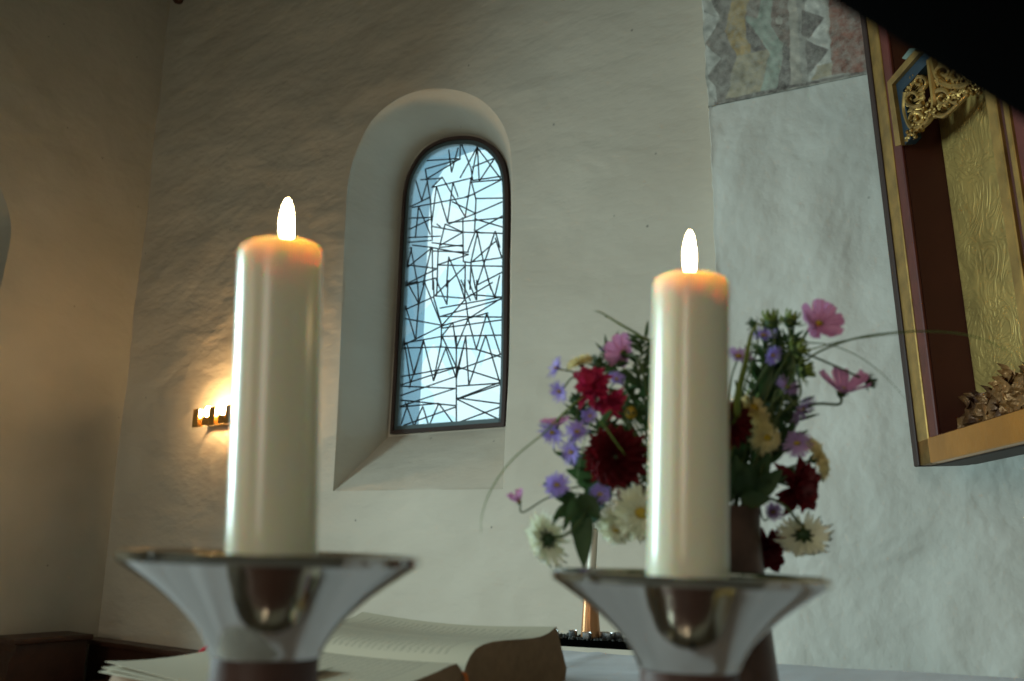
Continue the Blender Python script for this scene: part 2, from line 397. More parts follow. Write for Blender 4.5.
# window
win = tag(bpy.data.objects.new('window_1', None), kind='structure'); C.objects.link(win); win.location = icen
frame_px = [(391.5, 434), (394.5, 380), (398.5, 300), (402, 230), (405, 190), (411.5, 169), (424, 151), (440, 141), (457, 137), (475, 137.5),
            (490, 144), (501, 156), (507, 172), (509, 200), (508.5, 260), (508, 320), (507, 380), (505, 426)]
ff = two_part([onwall(x, y, WB - 0.015) for x, y in cubic(frame_px)], 160, 30)
fc = sum(ff, V()) / len(ff)
def inset(pts, d):
    n = len(pts); out = []
    for i in range(n):
        t = (pts[(i + 1) % n] - pts[i - 1]).normalized(); nn = t.cross(B).normalized()
        if nn.dot(fc - pts[i]) < 0: nn = -nn
        out.append(pts[i] + nn * d)
    return out
def ring_frame(bm, outer, inner, dep0, dep1):
    rs = [[bm.verts.new(p + B * d) for p in pp] for pp, d in ((outer, dep1), (outer, dep0), (inner, dep0), (inner, dep1))]
    n = len(outer)
    for a_, b_ in zip(rs, rs[1:] + rs[:1]):
        for k in range(n): bm.faces.new((a_[k], a_[(k + 1) % n], b_[(k + 1) % n], b_[k]))
bm = bmesh.new(); ring_frame(bm, inset(ff, -0.002), inset(ff, 0.019), -0.012, 0.03); obj('outer_frame', bm, M['rust'], win)
bm = bmesh.new(); g1, g2 = inset(ff, 0.019), inset(ff, 0.042); ring_frame(bm, g1, g2, 0.0, 0.03); obj('inner_frame', bm, M['iron'], win)
bm = bmesh.new(); bm.faces.new([bm.verts.new(p + B * 0.02) for p in inset(ff, 0.036)]); obj('pane', bm, M['glass'], win, smooth=False)
def inpoly(x, y, poly):
    c = False
    for (x1, y1), (x2, y2) in zip(poly, poly[1:] + poly[:1]):
        if (y1 > y) != (y2 > y) and x < (x2 - x1) * (y - y1) / (y2 - y1) + x1: c = not c
    return c
fpoly = cubic(frame_px)
s1 = [(250, 85, 262, 180), (262, 180, 290, 75), (300, 45, 298, 125), (155, 165, 298, 125), (158, 130, 292, 122), (298, 122, 150, 212), (372, 72, 298, 205),
      (372, 72, 345, 215), (372, 72, 380, 220), (300, 50, 345, 165), (345, 165, 352, 215), (372, 75, 462, 195), (380, 218, 445, 120), (445, 120, 350, 158),
      (352, 215, 468, 198), (352, 222, 468, 212), (130, 212, 225, 205), (150, 165, 172, 300), (110, 215, 135, 300), (135, 300, 160, 215), (80, 330, 172, 285),
      (172, 285, 180, 470), (222, 200, 178, 245), (222, 200, 320, 370), (178, 245, 345, 205), (198, 240, 245, 395), (198, 240, 178, 395), (268, 222, 245, 395), (268, 222, 290, 285),
      (95, 330, 330, 285), (330, 285, 468, 215), (345, 205, 320, 370), (345, 215, 362, 280), (320, 285, 362, 272), (362, 280, 366, 300), (366, 292, 468, 290), (366, 300, 360, 430),
      (265, 305, 365, 355), (365, 355, 468, 310), (365, 355, 250, 400), (245, 395, 468, 375), (122, 325, 108, 460), (122, 325, 172, 445), (88, 420, 172, 380), (85, 375, 175, 372),
      (80, 458, 215, 452), (178, 410, 310, 435), (200, 400, 215, 412), (235, 400, 210, 500), (235, 400, 310, 435), (310, 435, 215, 490), (310, 372, 312, 560), (365, 380, 468, 410), (360, 432, 468, 372),
      (310, 435, 468, 440), (360, 430, 395, 440), (372, 440, 345, 560), (372, 440, 400, 570), (448, 430, 400, 570), (448, 430, 462, 480), (330, 520, 360, 440), (95, 490, 180, 500), (80, 478, 180, 470),
      (178, 480, 310, 495), (210, 500, 310, 490), (180, 515, 335, 520), (178, 500, 335, 530), (88, 520, 60, 640), (92, 520, 115, 640), (80, 580, 180, 500), (175, 505, 140, 660),
      (180, 500, 182, 680), (205, 505, 200, 680), (200, 575, 335, 530), (200, 575, 468, 580), (80, 575, 200, 590), (250, 540, 240, 670), (250, 540, 310, 680), (320, 580, 215, 680),
      (345, 560, 340, 680), (345, 562, 468, 545), (345, 580, 365, 680), (400, 570, 430, 680), (400, 570, 370, 660), (370, 660, 468, 610), (345, 565, 448, 475), (320, 560, 320, 680), (80, 660, 195, 630), (195, 630, 215, 680),
      (200, 590, 80, 650), (312, 560, 345, 565), (448, 460, 468, 520)]
s2 = [(115, 20, 160, 5), (160, 5, 165, 100), (122, 20, 165, 100), (165, 100, 190, 10), (190, 10, 265, 200), (110, 125, 228, 72), (228, 0, 230, 70), (228, 72, 265, 200), (228, 72, 300, 0), (240, 0, 285, 105),
      (285, 105, 290, 0), (245, 0, 240, 72), (240, 68, 360, 78), (335, 0, 362, 85), (345, 0, 385, 88), (360, 0, 362, 85), (375, 0, 410, 85), (412, 0, 412, 85), (362, 80, 480, 10), (460, 0, 488, 75), (488, 75, 505, 0),
      (385, 62, 505, 72), (255, 120, 505, 75), (258, 155, 505, 85), (258, 155, 505, 158), (262, 195, 360, 85), (365, 85, 375, 165), (375, 165, 505, 85), (375, 165, 410, 295), (375, 165, 325, 290), (410, 295, 455, 142), (455, 142, 505, 295),
      (265, 195, 460, 140), (265, 205, 505, 172), (270, 240, 505, 235), (110, 165, 260, 192), (165, 100, 152, 258), (115, 130, 152, 258), (115, 270, 265, 195), (100, 270, 265, 240), (262, 200, 260, 285), (262, 240, 310, 180),
      (310, 180, 325, 290), (265, 240, 325, 370), (325, 240, 325, 605), (185, 255, 145, 405), (185, 255, 228, 430), (145, 405, 115, 270), (105, 270, 130, 440), (130, 440, 185, 265), (228, 430, 280, 290), (228, 430, 265, 240), (280, 290, 325, 420),
      (100, 290, 260, 285), (260, 285, 410, 295), (410, 295, 505, 325), (325, 420, 365, 240), (325, 400, 350, 300), (365, 240, 378, 448), (378, 448, 450, 235), (450, 235, 505, 420), (330, 370, 505, 425), (325, 385, 505, 320),
      (100, 410, 325, 370), (95, 445, 325, 372), (95, 490, 325, 410), (95, 452, 325, 462), (330, 452, 500, 440), (330, 505, 500, 440), (330, 508, 500, 450), (330, 502, 500, 525), (95, 535, 325, 460), (95, 512, 325, 535), (95, 540, 250, 525),
      (115, 540, 90, 615), (115, 540, 145, 622), (145, 622, 182, 538), (182, 538, 208, 622), (208, 622, 250, 525), (250, 525, 312, 610), (120, 612, 325, 540), (330, 508, 500, 590), (330, 608, 500, 545)]
segs = [(390 + a / 4.256, 130 + b / 4.256, 390 + c / 4.256, 130 + d / 4.256) for a, b, c, d in s1] + \
       [(380 + a / 4.257, 280 + b / 4.257, 380 + c / 4.257, 280 + d / 4.257) for a, b, c, d in s2]
bm = bmesh.new()
for i, (x0, y0, x1, y1) in enumerate(segs):
    dx, dy = x1 - x0, y1 - y0; L_ = math.hypot(dx, dy) + 1e-6
    if x1 > 496: x1 += dx / L_ * 5; y1 += dy / L_ * 5
    if x0 < 412: x0 -= dx / L_ * 5; y0 -= dy / L_ * 5
    pts = [(x0 + (x1 - x0) * k / 40, y0 + (y1 - y0) * k / 40) for k in range(41)]
    pts = [p for p in pts if inpoly(p[0], p[1], fpoly)]
    if len(pts) > 1:
        tube(bm, [onwall(pts[0][0], pts[0][1], WB + 0.002), onwall(pts[-1][0], pts[-1][1], WB + 0.002)], 0.0042, 5)
obj('lead_came', bm, M['lead'], win)

# left wall with the edge of its own window niche
bm = bmesh.new()
arch = []
nb1 = hit(2, 300, A * aw(2.8), A).dot(B); nb0 = nb1 - 1.2; nz0, nz1 = 1.9, 2.95
for k in range(0, 25):
    t = PI * k / 24
    arch.append((nb0 + (nb1 - nb0) / 2 - math.cos(t) * (nb1 - nb0) / 2, nz1 + math.sin(t) * 0.55))
arch = arch + [(nb1 - 0.03, nz0 + 0.5), (nb1 - 0.06, nz0)] + [(nb0 + 0.03, nz0)]
ra = resample([V((b, z, 0)) for b, z in arch], 96)
lc = V((sum(p.x for p in ra) / 96, sum(p.y for p in ra) / 96, 0))
def lhit(p):
    d = p - lc; t = 1e9
    if d.x > 1e-9: t = min(t, (BW + 0.04 - lc.x) / d.x)
    if d.x < -1e-9: t = min(t, (-5 - lc.x) / d.x)
    if d.y > 1e-9: t = min(t, (H - lc.y) / d.y)
    if d.y < -1e-9: t = min(t, (0 - lc.y) / d.y)
    return lc + d * t
rings = []
for k in range(31):
    t = (k / 30) ** 1.5; row = []
    for p in ra:
        q = p.lerp(lhit(p), t); P = ab(aw(q.y), q.x, q.y)
        row.append(bm.verts.new(P - A * wobble(P, 1.9, 0.016) * min(1, t * 12) * (1 if k < 30 else 0)))
    rings.append(row)
for a_, b_ in zip(rings, rings[1:]):
    for k in range(96): bm.faces.new((a_[k], a_[(k + 1) % 96], b_[(k + 1) % 96], b_[k]))
prev = rings[0]
for t in (0.1, 0.5, 1.0):
    row = []
    for p in ra:
        q = p.lerp(lc, 0.22 * t); row.append(bm.verts.new(ab(aw(q.y) + 0.36 * t, q.x, q.y)))
    for k in range(96): bm.faces.new((prev[k], row[k], row[(k + 1) % 96], prev[(k + 1) % 96]))
    prev = row
bm.faces.new(prev)
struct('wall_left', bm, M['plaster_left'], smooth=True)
w2 = tag(bpy.data.objects.new('window_2', None), kind='structure'); C.objects.link(w2); w2.location = ab(AL, -0.7, 1.3)
ra2 = [V((-0.35 - 0.5 * math.cos(PI * k / 24), 2.3 + 0.42 * math.sin(PI * k / 24), 0)) for k in range(25)] + [V((0.15, 1.1, 0)), V((-0.85, 1.1, 0))]
lc2 = V((-0.35, 1.9, 0))
rim2 = [ab(aw(p.y) - 0.02, p.x, p.y) for p in ra2]; rin2 = [ab(aw(p.y) - 0.02, *(p.lerp(lc2, 0.1).xy)) for p in ra2]; nr = len(ra2)
bm = bmesh.new(); rs = [[bm.verts.new(p - A * d) for p in pp] for pp, d in ((rim2, 0.0), (rim2, 0.02), (rin2, 0.02), (rin2, 0.0))]
for a_, b_ in zip(rs, rs[1:] + rs[:1]):
    for k in range(nr): bm.faces.new((a_[k], a_[(k + 1) % nr], b_[(k + 1) % nr], b_[k]))
obj('outer_frame', bm, M['rust'], w2)
bm = bmesh.new(); bm.faces.new([bm.verts.new(p - A * 0.008) for p in rin2]); obj('pane', bm, M['glass'], w2, smooth=False)

# right-hand wall pier, a little proud of the window wall, with a hand-worked arris
PB = BW - 0.13
edge_px = [(700, -60), (701, 0), (704, 30), (705.5, 70), (708, 110), (710, 150), (712, 190), (713.5, 230), (716, 280), (718, 330), (720, 380), (722, 430), (725, 500), (728, 560), (731, 610), (735, 690)]
ed = spline([onwall(x, y, PB) for x, y in edge_px], 8)
top = ed[0] + Z * (H - ed[0].z); bot = V((ed[-1].x, ed[-1].y, 0))
ed = [top] + ed + [bot]
ed = [ed[0]] + [p + A * (0.006 * noise.noise(p * 9) + 0.004 * noise.noise(p * 27)) for p in ed[1:-1]] + [ed[-1]]
bm = bmesh.new(); rows = []
for p in ed:
    row = [bm.verts.new(p + B * 0.16), bm.verts.new(p + B * 0.012 + A * 0.003), bm.verts.new(p - A * 0.005 - B * 0.002)]
    a0 = p.dot(A) - 0.005
    for k in range(1, 61):
        a = a0 + (-5 - a0) * (k / 60) ** 1.7; q = ab(a, PB, p.z)
        row.append(bm.verts.new(q - B * wobble(q, 2.6, 0.014) * min(1, k / 4)))
    rows.append(row)
for a_, b_ in zip(rows, rows[1:]):
    for k in range(len(a_) - 1): bm.faces.new((a_[k], a_[k + 1], b_[k + 1], b_[k]))
struct('wall_right', bm, M['plaster_pier'], smooth=True)

bm = bmesh.new(); box(bm, ab(-5, -5, -0.1), A * (AL + 5.6), B * (BW + 5.6), Z * 0.1); struct('floor', bm, M['stone'])
bm = bmesh.new(); box(bm, ab(-5, -5, H), A * (AL + 5.6), B * (BW + 5.6), Z * 0.1); struct('ceiling', bm, M['ceiling'])
bm = bmesh.new(); box(bm, ab(-5.1, -5, 0), A * 0.1, B * (BW + 5), Z * H); struct('wall_nave_side', bm, M['plaster'])
bm = bmesh.new(); box(bm, ab(-5, -5.1, 0), A * (AL + 5), B * 0.1, Z * H); struct('wall_nave_rear', bm, M['plaster'])

# small dark bracket high in the corner
bm = bmesh.new(); c = onwall(178, -1, BW - 0.03)
blob(bm, c, 0.045, 0.045, 0.03, 12, lump=0.3); tube(bm, [c, c + B * 0.05 + Z * 0.03], 0.012, 8)
tag(obj('wall_hook', bm, M['wood']), 'small dark brown knob at the very top of the wall corner', 'hook')

# ------------------------------------------------------------------ wall painting (fresco) on the pier
def fz(zx, zy): return (690 + zx / 5.389, zy / 5.389)
FC = {'taupe': (0.27, 0.245, 0.22), 'white': (0.60, 0.60, 0.55), 'ochre': (0.46, 0.34, 0.17), 'beige': (0.44, 0.39, 0.28), 'mauve': (0.33, 0.275, 0.24),
      'dark': (0.185, 0.165, 0.155), 'teal': (0.36, 0.42, 0.355), 'brown': (0.27, 0.21, 0.18), 'pale': (0.48, 0.45, 0.385), 'grey': (0.37, 0.355, 0.32),
      'red': (0.30, 0.15, 0.115), 'line': (0.15, 0.13, 0.12)}
FP = [('taupe', [(62, -330), (600, -330), (640, 440), (135, 560), (100, 420), (80, 230), (66, 60)]),
      ('white', [(64, -60), (64, 55), (160, 95), (95, -40)]), ('white', [(66, 62), (162, 96), (112, 190), (76, 235)]), ('white', [(84, 240), (164, 312), (98, 405), (88, 330)]), ('white', [(98, 420), (140, 470), (140, 545), (108, 500)]),
      ('ochre', [(235, -80), (300, -80), (320, 0), (295, 130), (330, 220), (322, 330), (255, 305), (190, 175)]), ('ochre', [(190, -330), (300, -330), (270, -200), (300, -80), (235, -80), (180, -220)]),
      ('beige', [(255, 300), (432, 268), (380, 505), (195, 535), (232, 380)]), ('mauve', [(300, -120), (400, -120), (360, 130), (290, 100), (322, 0)]),
      ('dark', [(306, 132), (425, 258), (345, 282), (300, 200)]),
      ('teal', [(400, -60), (465, -60), (432, 130), (502, 240), (492, 350), (462, 485), (380, 503), (430, 290), (352, 165), (300, 110), (300, 85), (360, 100)]),
      ('brown', [(466, -330), (522, -330), (538, 260), (482, 220), (434, 130)]), ('dark', [(502, 240), (538, 262), (548, 470), (462, 485), (500, 335)]), ('pale', [(478, 85), (500, 100), (498, 132), (465, 130), (458, 105)]),
      ('pale', [(512, -330), (556, -330), (600, 452), (545, 470), (536, 200)]), ('grey', [(556, -330), (602, -330), (642, 440), (600, 452)]),
      ('white', [(602, -330), (728, -330), (730, 0), (765, 400), (642, 440)]), ('dark', [(602, 52), (726, 95), (640, 210), (604, 190)]), ('dark', [(618, 212), (748, 270), (664, 372), (632, 405)]),
      ('dark', [(600, -140), (715, -90), (605, 20)]), ('beige', [(690, 355), (762, 335), (765, 402), (650, 436)]),
      ('red', [(730, -330), (1400, -330), (1400, 285), (955, 384), (765, 404)]), ('line', [(128, 548), (560, 455), (955, 378), (956, 392), (560, 474), (134, 570)])]
def pigment(zx, zy):
    c = None
    for kcol, poly in FP:
        if inpoly(zx, zy, poly): c = FC[kcol]
    return c
fmat = mat('faded_wall_paint', (0.4, 0.4, 0.35), 0.92, bump=0.7, bscale=9, dist=0.02, spec=0.15)
_nt = fmat.node_tree; _at = _nt.nodes.new('ShaderNodeAttribute'); _at.attribute_name = 'pigment'
_mx = _nt.nodes.new('ShaderNodeMix'); _mx.data_type = 'RGBA'; _mx.inputs['B'].default_value = (0.46, 0.45, 0.40, 1)
_no = _nt.nodes.new('ShaderNodeTexNoise'); _no.inputs['Scale'].default_value = 30; _no.inputs['Detail'].default_value = 10; _no.inputs['Roughness'].default_value = 0.72
_tc = _nt.nodes.new('ShaderNodeTexCoord'); _nt.links.new(_tc.outputs['Object'], _no.inputs['Vector'])
_mr = _nt.nodes.new('ShaderNodeMapRange'); _mr.inputs['From Min'].default_value = 0.40; _mr.inputs['From Max'].default_value = 0.68; _mr.inputs['To Min'].default_value = 0.05; _mr.inputs['To Max'].default_value = 0.8
_nt.links.new(_no.outputs['Fac'], _mr.inputs['Value']); _nt.links.new(_mr.outputs[0], _mx.inputs['Factor'])
_nt.links.new(_at.outputs['Color'], _mx.inputs['A']); _nt.links.new(_mx.outputs['Result'], _nt.nodes['Principled BSDF'].inputs['Base Color'])
bm = bmesh.new(); cl = bm.verts.layers.float_color.new('pigment'); vg = {}
OUT = FP[0][1]; x_l = [(zx, zy) for zx, zy in OUT]
NX, NY = 240, 150
for i in range(NX + 1):
    for j in range(NY + 1):
        zx0 = 60 + 1000 * i / NX; yb = 548 + (378 - 548) * (zx0 - 128) / 827 + 18; zy0 = -300 + (yb + 300) * j / NY
        if zx0 < 160: zx0 = max(zx0, 66 + 0.055 * max(0, zy0) + 6 * math.sin(zy0 / 37))
        p = onwall(*fz(zx0, zy0), PB - 0.0135)
        acc = V((0, 0, 0)); n = 0
        for k in range(4):
            q = V((zx0, zy0, 0)) * 0.02; wob = V((noise.noise(q), noise.noise(q + V((9, 9, 9))), 0)) * 9
            c = pigment(zx0 + wob.x + (k % 2) * 4 - 2, zy0 + wob.y * 0.5 + (k // 2) * 4 - 2) or (0.46, 0.45, 0.40)
            acc += V(c); n += 1
        acc /= n
        wear = 0.75 + 0.5 * noise.noise(V((zx0, zy0, 3)) * 0.03) + 0.35 * noise.noise(V((zx0, zy0, 8)) * 0.011)
        acc *= 1.05 * max(0.5, min(1.25, wear + 0.22))
        v = bm.verts.new(p); v[cl] = (acc.x, acc.y, acc.z, 1); vg[i, j] = v
for i in range(NX):
    for j in range(NY): bm.faces.new((vg[i, j], vg[i + 1, j], vg[i + 1, j + 1], vg[i, j + 1]))
rim = [vg[i, 0] for i in range(NX + 1)] + [vg[NX, j] for j in range(1, NY + 1)] + [vg[i, NY] for i in range(NX - 1, -1, -1)] + [vg[0, j] for j in range(NY - 1, 0, -1)]
rb = []
for v in rim: q = bm.verts.new(v.co + B * 0.006); q[cl] = v[cl]; rb.append(q)
for k in range(len(rim)): bm.faces.new((rim[k], rim[(k + 1) % len(rim)], rb[(k + 1) % len(rim)], rb[k]))
fres = obj('wall_painting', bm, fmat, smooth=True)
tag(fres, 'faded medieval wall painting of zigzag bands and triangles with a red brown border', 'wall painting')

# ------------------------------------------------------------------ altar and linen
ZT = 1.0
c0 = onz(404, 640, ZT); c1 = onz(885, 669, ZT)
A_, B_ = A, B
A = (c0 - c1).normalized(); B = V((A.y, -A.x, 0)); B = B if B.y > 0 else -B    # the altar's own axes
aF, bF = c0.dot(A), c0.dot(B)
ac = ab((aF - 1.5) / 2, bF - 0.6, 0)
t = thing('altar', ac, 'pale stone altar table beneath the white linen', 'altar')
bm = bmesh.new(); box(bm, ab(-1.45, bF - 1.15, 0), A * (aF + 1.35), B * 1.05, Z * 0.9); bev(bm, 0.01); obj('body', bm, M['altar'], t, smooth=False)
bm = bmesh.new(); box(bm, ab(-1.53, bF - 1.23, 0.9), A * (aF + 1.5), B * 1.2, Z * 0.092); bev(bm, 0.012); obj('tabletop', bm, M['altar'], t, smooth=False)
bm = bmesh.new(); na, nb = 130, 60; grid = []
for i in range(na + 1):
    row = []
    for j in range(nb + 1):
        a = -1.56 + (aF + 1.56) * i / na; b = (bF - 1.26) + 1.26 * j / nb
        q = ab(a, b, 0)
        z = ZT + 0.0025 * noise.noise(q * 7)
        # pressed folds of the linen
        for fa, amp in ((-0.36, 0.006), (0.55, 0.003), (-1.1, 0.004)): z += amp * math.exp(-((a - fa) / 0.012) ** 2)
        z += 0.004 * math.exp(-((b - (bF - 0.27)) / 0.010) ** 2)
        row.append(bm.verts.new(q + Z * (z - 0.002)))
    grid.append(row)
for i in range(na):
    for j in range(nb): bm.faces.new((grid[i][j], grid[i + 1][j], grid[i + 1][j + 1], grid[i][j + 1]))
per = [grid[i][0] for i in range(na + 1)] + [grid[na][j] for j in range(1, nb + 1)] + [grid[i][nb] for i in range(na - 1, -1, -1)] + [grid[0][j] for j in range(nb - 1, 0, -1)]
prev = per; cc = ab((aF - 1.56) / 2, bF - 0.63, 0)
for dz in (0.012, 0.06, 0.15, 0.26):
    row = []
    for i, v in enumerate(per):
        o_ = V((v.co.x, v.co.y, 0)) - cc; oa, ob = o_.dot(A), o_.dot(B)
        out = A * (math.copysign(1, oa) if abs(oa) > (aF + 1.56) / 2 - 0.003 else 0) + B * (math.copysign(1, ob) if abs(ob) > 0.627 else 0)
        row.append(bm.verts.new(v.co + out * (0.004 + 0.03 * dz * (1 + math.sin(i * 0.55))) - Z * dz))
    n = len(per)
    for k in range(n): bm.faces.new((prev[k], prev[(k + 1) % n], row[(k + 1) % n], row[k]))
    prev = row
tag(obj('altar_cloth', bm, M['cloth']), 'plain white linen cloth covering the altar top under the candlesticks', 'tablecloth')

A, B = A_, B_
# ------------------------------------------------------------------ open book
G0 = at(463, 661, 1.2); G0 = V((G0.x, G0.y, ZT + 0.003))
WPG, LPG = 0.235, 0.40
bookt = thing('open_book', G0, 'thick open book with cream pages and shaded brown page edges lying between the candlesticks', 'book')
def section(prof_top, side):
    return prof_top
def block(name, top, bottom, parent):
    """top: (u,z) list from gutter outwards along B, extruded along A; face loop closed with bottom"""
    bm = bmesh.new(); uvl = bm.loops.layers.uv.new('UVMap'); nseg = 14; rows = []
    prof = top + bottom
    for k in range(nseg + 1):
        s = k / nseg; row = []
        for i, (u, z) in enumerate(prof):
            sag = 1 - 0.10 * math.sin(PI * s) * (1 if i < len(top) else 0)
            row.append(bm.verts.new(G0 + B * (u * (1 + 0.004 * math.sin(9 * s))) + A * (LPG * s) + Z * (z * sag + 0.002)))
        rows.append(row)
    n = len(prof); nt_ = len(top); umax = abs(top[-1][0])
    for k in range(nseg):
        for i in range(n):
            j = (i + 1) % n
            f = bm.faces.new((rows[k][i], rows[k][j], rows[k + 1][j], rows[k + 1][i]))
            f.material_index = 0 if (i < nt_ - 1) else 1
            for lp in f.loops:
                d = lp.vert.co - G0; lp[uvl].uv = (min(1, abs(d.dot(B)) / umax), d.dot(A) / LPG)
    f = bm.faces.new(rows[0]); f.material_index = 1; f = bm.faces.new(rows[-1][::-1]); f.material_index = 1
    o = obj(name, bm, [M['page'], M['edge']], parent, smooth=True); return o
top_r = [(0.0, 0.030), (0.006, 0.046), (0.014, 0.056), (0.025, 0.064), (0.04, 0.068), (0.06, 0.070), (0.09, 0.070), (0.12, 0.069), (0.15, 0.068), (0.175, 0.069), (0.195, 0.073), (0.213, 0.080)]
block('right_pages', top_r, [(0.226, 0.05), (0.240, 0.020), (0.236, 0.003), (0.0, 0.003)], bookt)
top_l = [(0.0, 0.030), (-0.004, 0.042), (-0.012, 0.049), (-0.025, 0.048), (-0.05, 0.043), (-0.08, 0.038), (-0.12, 0.033), (-0.16, 0.028), (-0.20, 0.024), (-0.235, 0.022)]
block('left_pages', top_l, [(-0.24, 0.012), (-0.238, 0.003), (0.0, 0.003)], bookt)
bm = bmesh.new(); box(bm, G0 - B * 0.245 - A * 0.006 - Z * 0.003, B * 0.494, A * (LPG + 0.012), Z * 0.0045); bev(bm, 0.001, 1); obj('cover', bm, M['cover'], bookt, smooth=False)
# curled loose leaves at the far left corner
bm = bmesh.new()
for j, lift in enumerate((0.012, 0.006, 0.002)):
    rws = []
    for k in range(9):
        s = k / 8; row = []
        for i in range(6):
            u = -0.09 - (0.155 + 0.004 * j) * i / 5
            z = 0.024 + 0.015 * (1 - i / 5) + lift * s * (i / 5) ** 2 * 1.2
            row.append(bm.verts.new(G0 + B * u + A * (LPG * (0.35 + 0.66 * s)) + Z * (z + 0.003)))
        rws.append(row)
    for a_, b_ in zip(rws, rws[1:]):
        for i in range(5): bm.faces.new((a_[i], a_[i + 1], b_[i + 1], b_[i]))
r_ = bmesh.ops.extrude_face_region(bm, geom=bm.faces[:])
for e in r_['geom']:
    if isinstance(e, bmesh.types.BMVert): e.co -= Z * 0.0008
obj('loose_leaf', bm, M['page'], bookt)
def ribbon(pts, wd, m_, name):
    bm = bmesh.new(); P = spline(pts, 6); w_ = B * wd
    rw = [(bm.verts.new(p - w_ / 2), bm.verts.new(p + w_ / 2), bm.verts.new(p + w_ / 2 - Z * 0.0008), bm.verts.new(p - w_ / 2 - Z * 0.0008)) for p in P]
    for a_, b_ in zip(rw, rw[1:]):
        for k in range(4): bm.faces.new((a_[k], a_[(k + 1) % 4], b_[(k + 1) % 4], b_[k]))
    bm.faces.new(rw[0][::-1]); bm.faces.new(rw[-1]); obj(name, bm, m_, bookt)
pr = G0 + A * (LPG + 0.0) + Z * 0.055 - B * 0.085
ribbon([G0 + A * (LPG - 0.02) + Z * 0.042 - B * 0.085, pr - A * 0.003 - Z * 0.004, pr + A * 0.02 - Z * 0.012, pr + A * 0.035 - Z * 0.03], 0.009, M['ribbon'], 'red_bookmark')
ribbon([G0 + A * 0.04 + Z * 0.042 + B * 0.002, G0 + A * 0.002 + Z * 0.040 + B * 0.002, G0 - A * 0.006 + Z * 0.028 + B * 0.003, G0 - A * 0.008 + Z * 0.005 + B * 0.012], 0.007, M['orange'], 'orange_bookmark')

# ------------------------------------------------------------------ candlesticks and candles
def candle_set(rim_c, yd, base_px, top_px, rpx, tag1, tag2, flame_px, tilt):
    c = at(rim_c[0], rim_c[1], yd); base = V((c.x, c.y, ZT + 0.0012))
    zr = c.z - base.z                                    # height of rim above the linen
    R = 0.1140
    t = thing('candlestick', base, tag1, 'candlestick')
    ax = Z
    # trumpet-shaped drip bowl
    h0 = zr - 0.0735
    prof = [(0, h0 + 0.001), (0.0395, h0), (0.0405, h0 + 0.001)] + [(r * (1 if r < 0.046 else 0.975), zr + h) for r, h in ((0.0412, -0.069), (0.0445, -0.063), (0.051, -0.0545), (0.0595, -0.0455), (0.0685, -0.0375), (0.078, -0.030), (0.089, -0.0225), (0.100, -0.0155), (0.108, -0.0105),
            (0.1135, -0.0075), (R, -0.0045), (R + 0.0003, -0.002), (R - 0.0015, -0.0003), (R - 0.005, 0.0), (0.105, -0.002), (0.090, -0.006), (0.070, -0.0085), (0.04, -0.010), (0, -0.010))]
    bx_ = V((0.017, 0, 1)).normalized(); bm = bmesh.new(); lathe(bm, base + Z * h0 - bx_ * h0, bx_, prof, 96); obj('drip_bowl', bm, M['silver'], t)
    bm = bmesh.new(); lathe(bm, base, ax, [(0, 0.012), (0.0385, 0.012), (0.0385, h0), (0, h0)], 64); obj('column', bm, M['leather'], t)
    bm = bmesh.new(); lathe(bm, base, ax, [(0, 0), (0.068, 0), (0.070, 0.002), (0.069, 0.005), (0.055, 0.009), (0.045, 0.0125), (0, 0.0125)], 64); obj('foot', bm, M['silver'], t)
    # candle
    b_ = at(base_px[0], base_px[1], c.y); b_.z = base.z + zr - 0.0097; tp = at(top_px[0], top_px[1], c.y)
    k = thing('candle', b_, tag2, 'candle', None)
    L = (tp - b_).length; d = (tp - b_).normalized(); r = rpx / F * c.y * 1.0
    prof = [(0, 0), (r * 0.98, 0), (r, 0.003)] + [(r * (1.0 - 0.012 * i / 10), 0.003 + (L - 0.012) * i / 10) for i in range(1, 11)] + \
           [(r * 0.975, L - 0.0045), (r * 0.93, L - 0.0015), (r * 0.86, L), (r * 0.78, L - 0.001), (r * 0.6, L - 0.005), (r * 0.3, L - 0.008), (0, L - 0.009)]
    bm = bmesh.new(); lathe(bm, b_, d, prof, 64)
    for v in bm.verts:
        if (v.co - b_).dot(d) > L - 0.006: v.co += d * 0.0016 * noise.noise(v.co * 40)
    obj('wax_body', bm, M['wax'], k)
    wt = b_ + d * (L - 0.010) + RT * ((flame_px[0] - top_px[0]) / F * c.y)
    bm = bmesh.new(); tube(bm, [wt, wt + d * 0.008, wt + d * 0.014 + V((0.001, 0, 0))], 0.0011, 8); obj('wick', bm, M['wick'], k)
    fb = at(flame_px[0], flame_px[1], c.y); ft = at(flame_px[2], flame_px[3], c.y); fl = (ft - fb)
    bm = bmesh.new(); lathe(bm, fb, fl, [(r * 0.0050, h * fl.length) for r, h in ((0, 0), (0.55, 0.004), (0.74, 0.04), (0.88, 0.14), (0.98, 0.28), (1.0, 0.42), (0.94, 0.58), (0.80, 0.72), (0.60, 0.84), (0.36, 0.93), (0.16, 0.98), (0, 1))], 24)
    for v in bm.verts:
        h = (v.co - fb).dot(fl.normalized()) / fl.length; v.co += RT * tilt * math.sin(PI * h)
    tag(obj('flame', bm, M['flame'], k), 'yellow flame')
candle_set((273, 552, ), 0.695, (272, 560), (281, 248), 43.5, 'silver trumpet-bowl candlestick with brown column, the left and nearer one in front of the book',
           'thick ivory candle burning in the left candlestick, hiding part of the wall lamp', (287, 246, 288, 199), -0.0008)
candle_set((686, 573, ), 0.755, (687, 580), (690.5, 280), 39.5, 'silver trumpet-bowl candlestick with brown column standing in front of the flower vase',
           'thick ivory candle burning in the right candlestick, in front of the flowers', (690, 275, 690, 231), -0.0005)

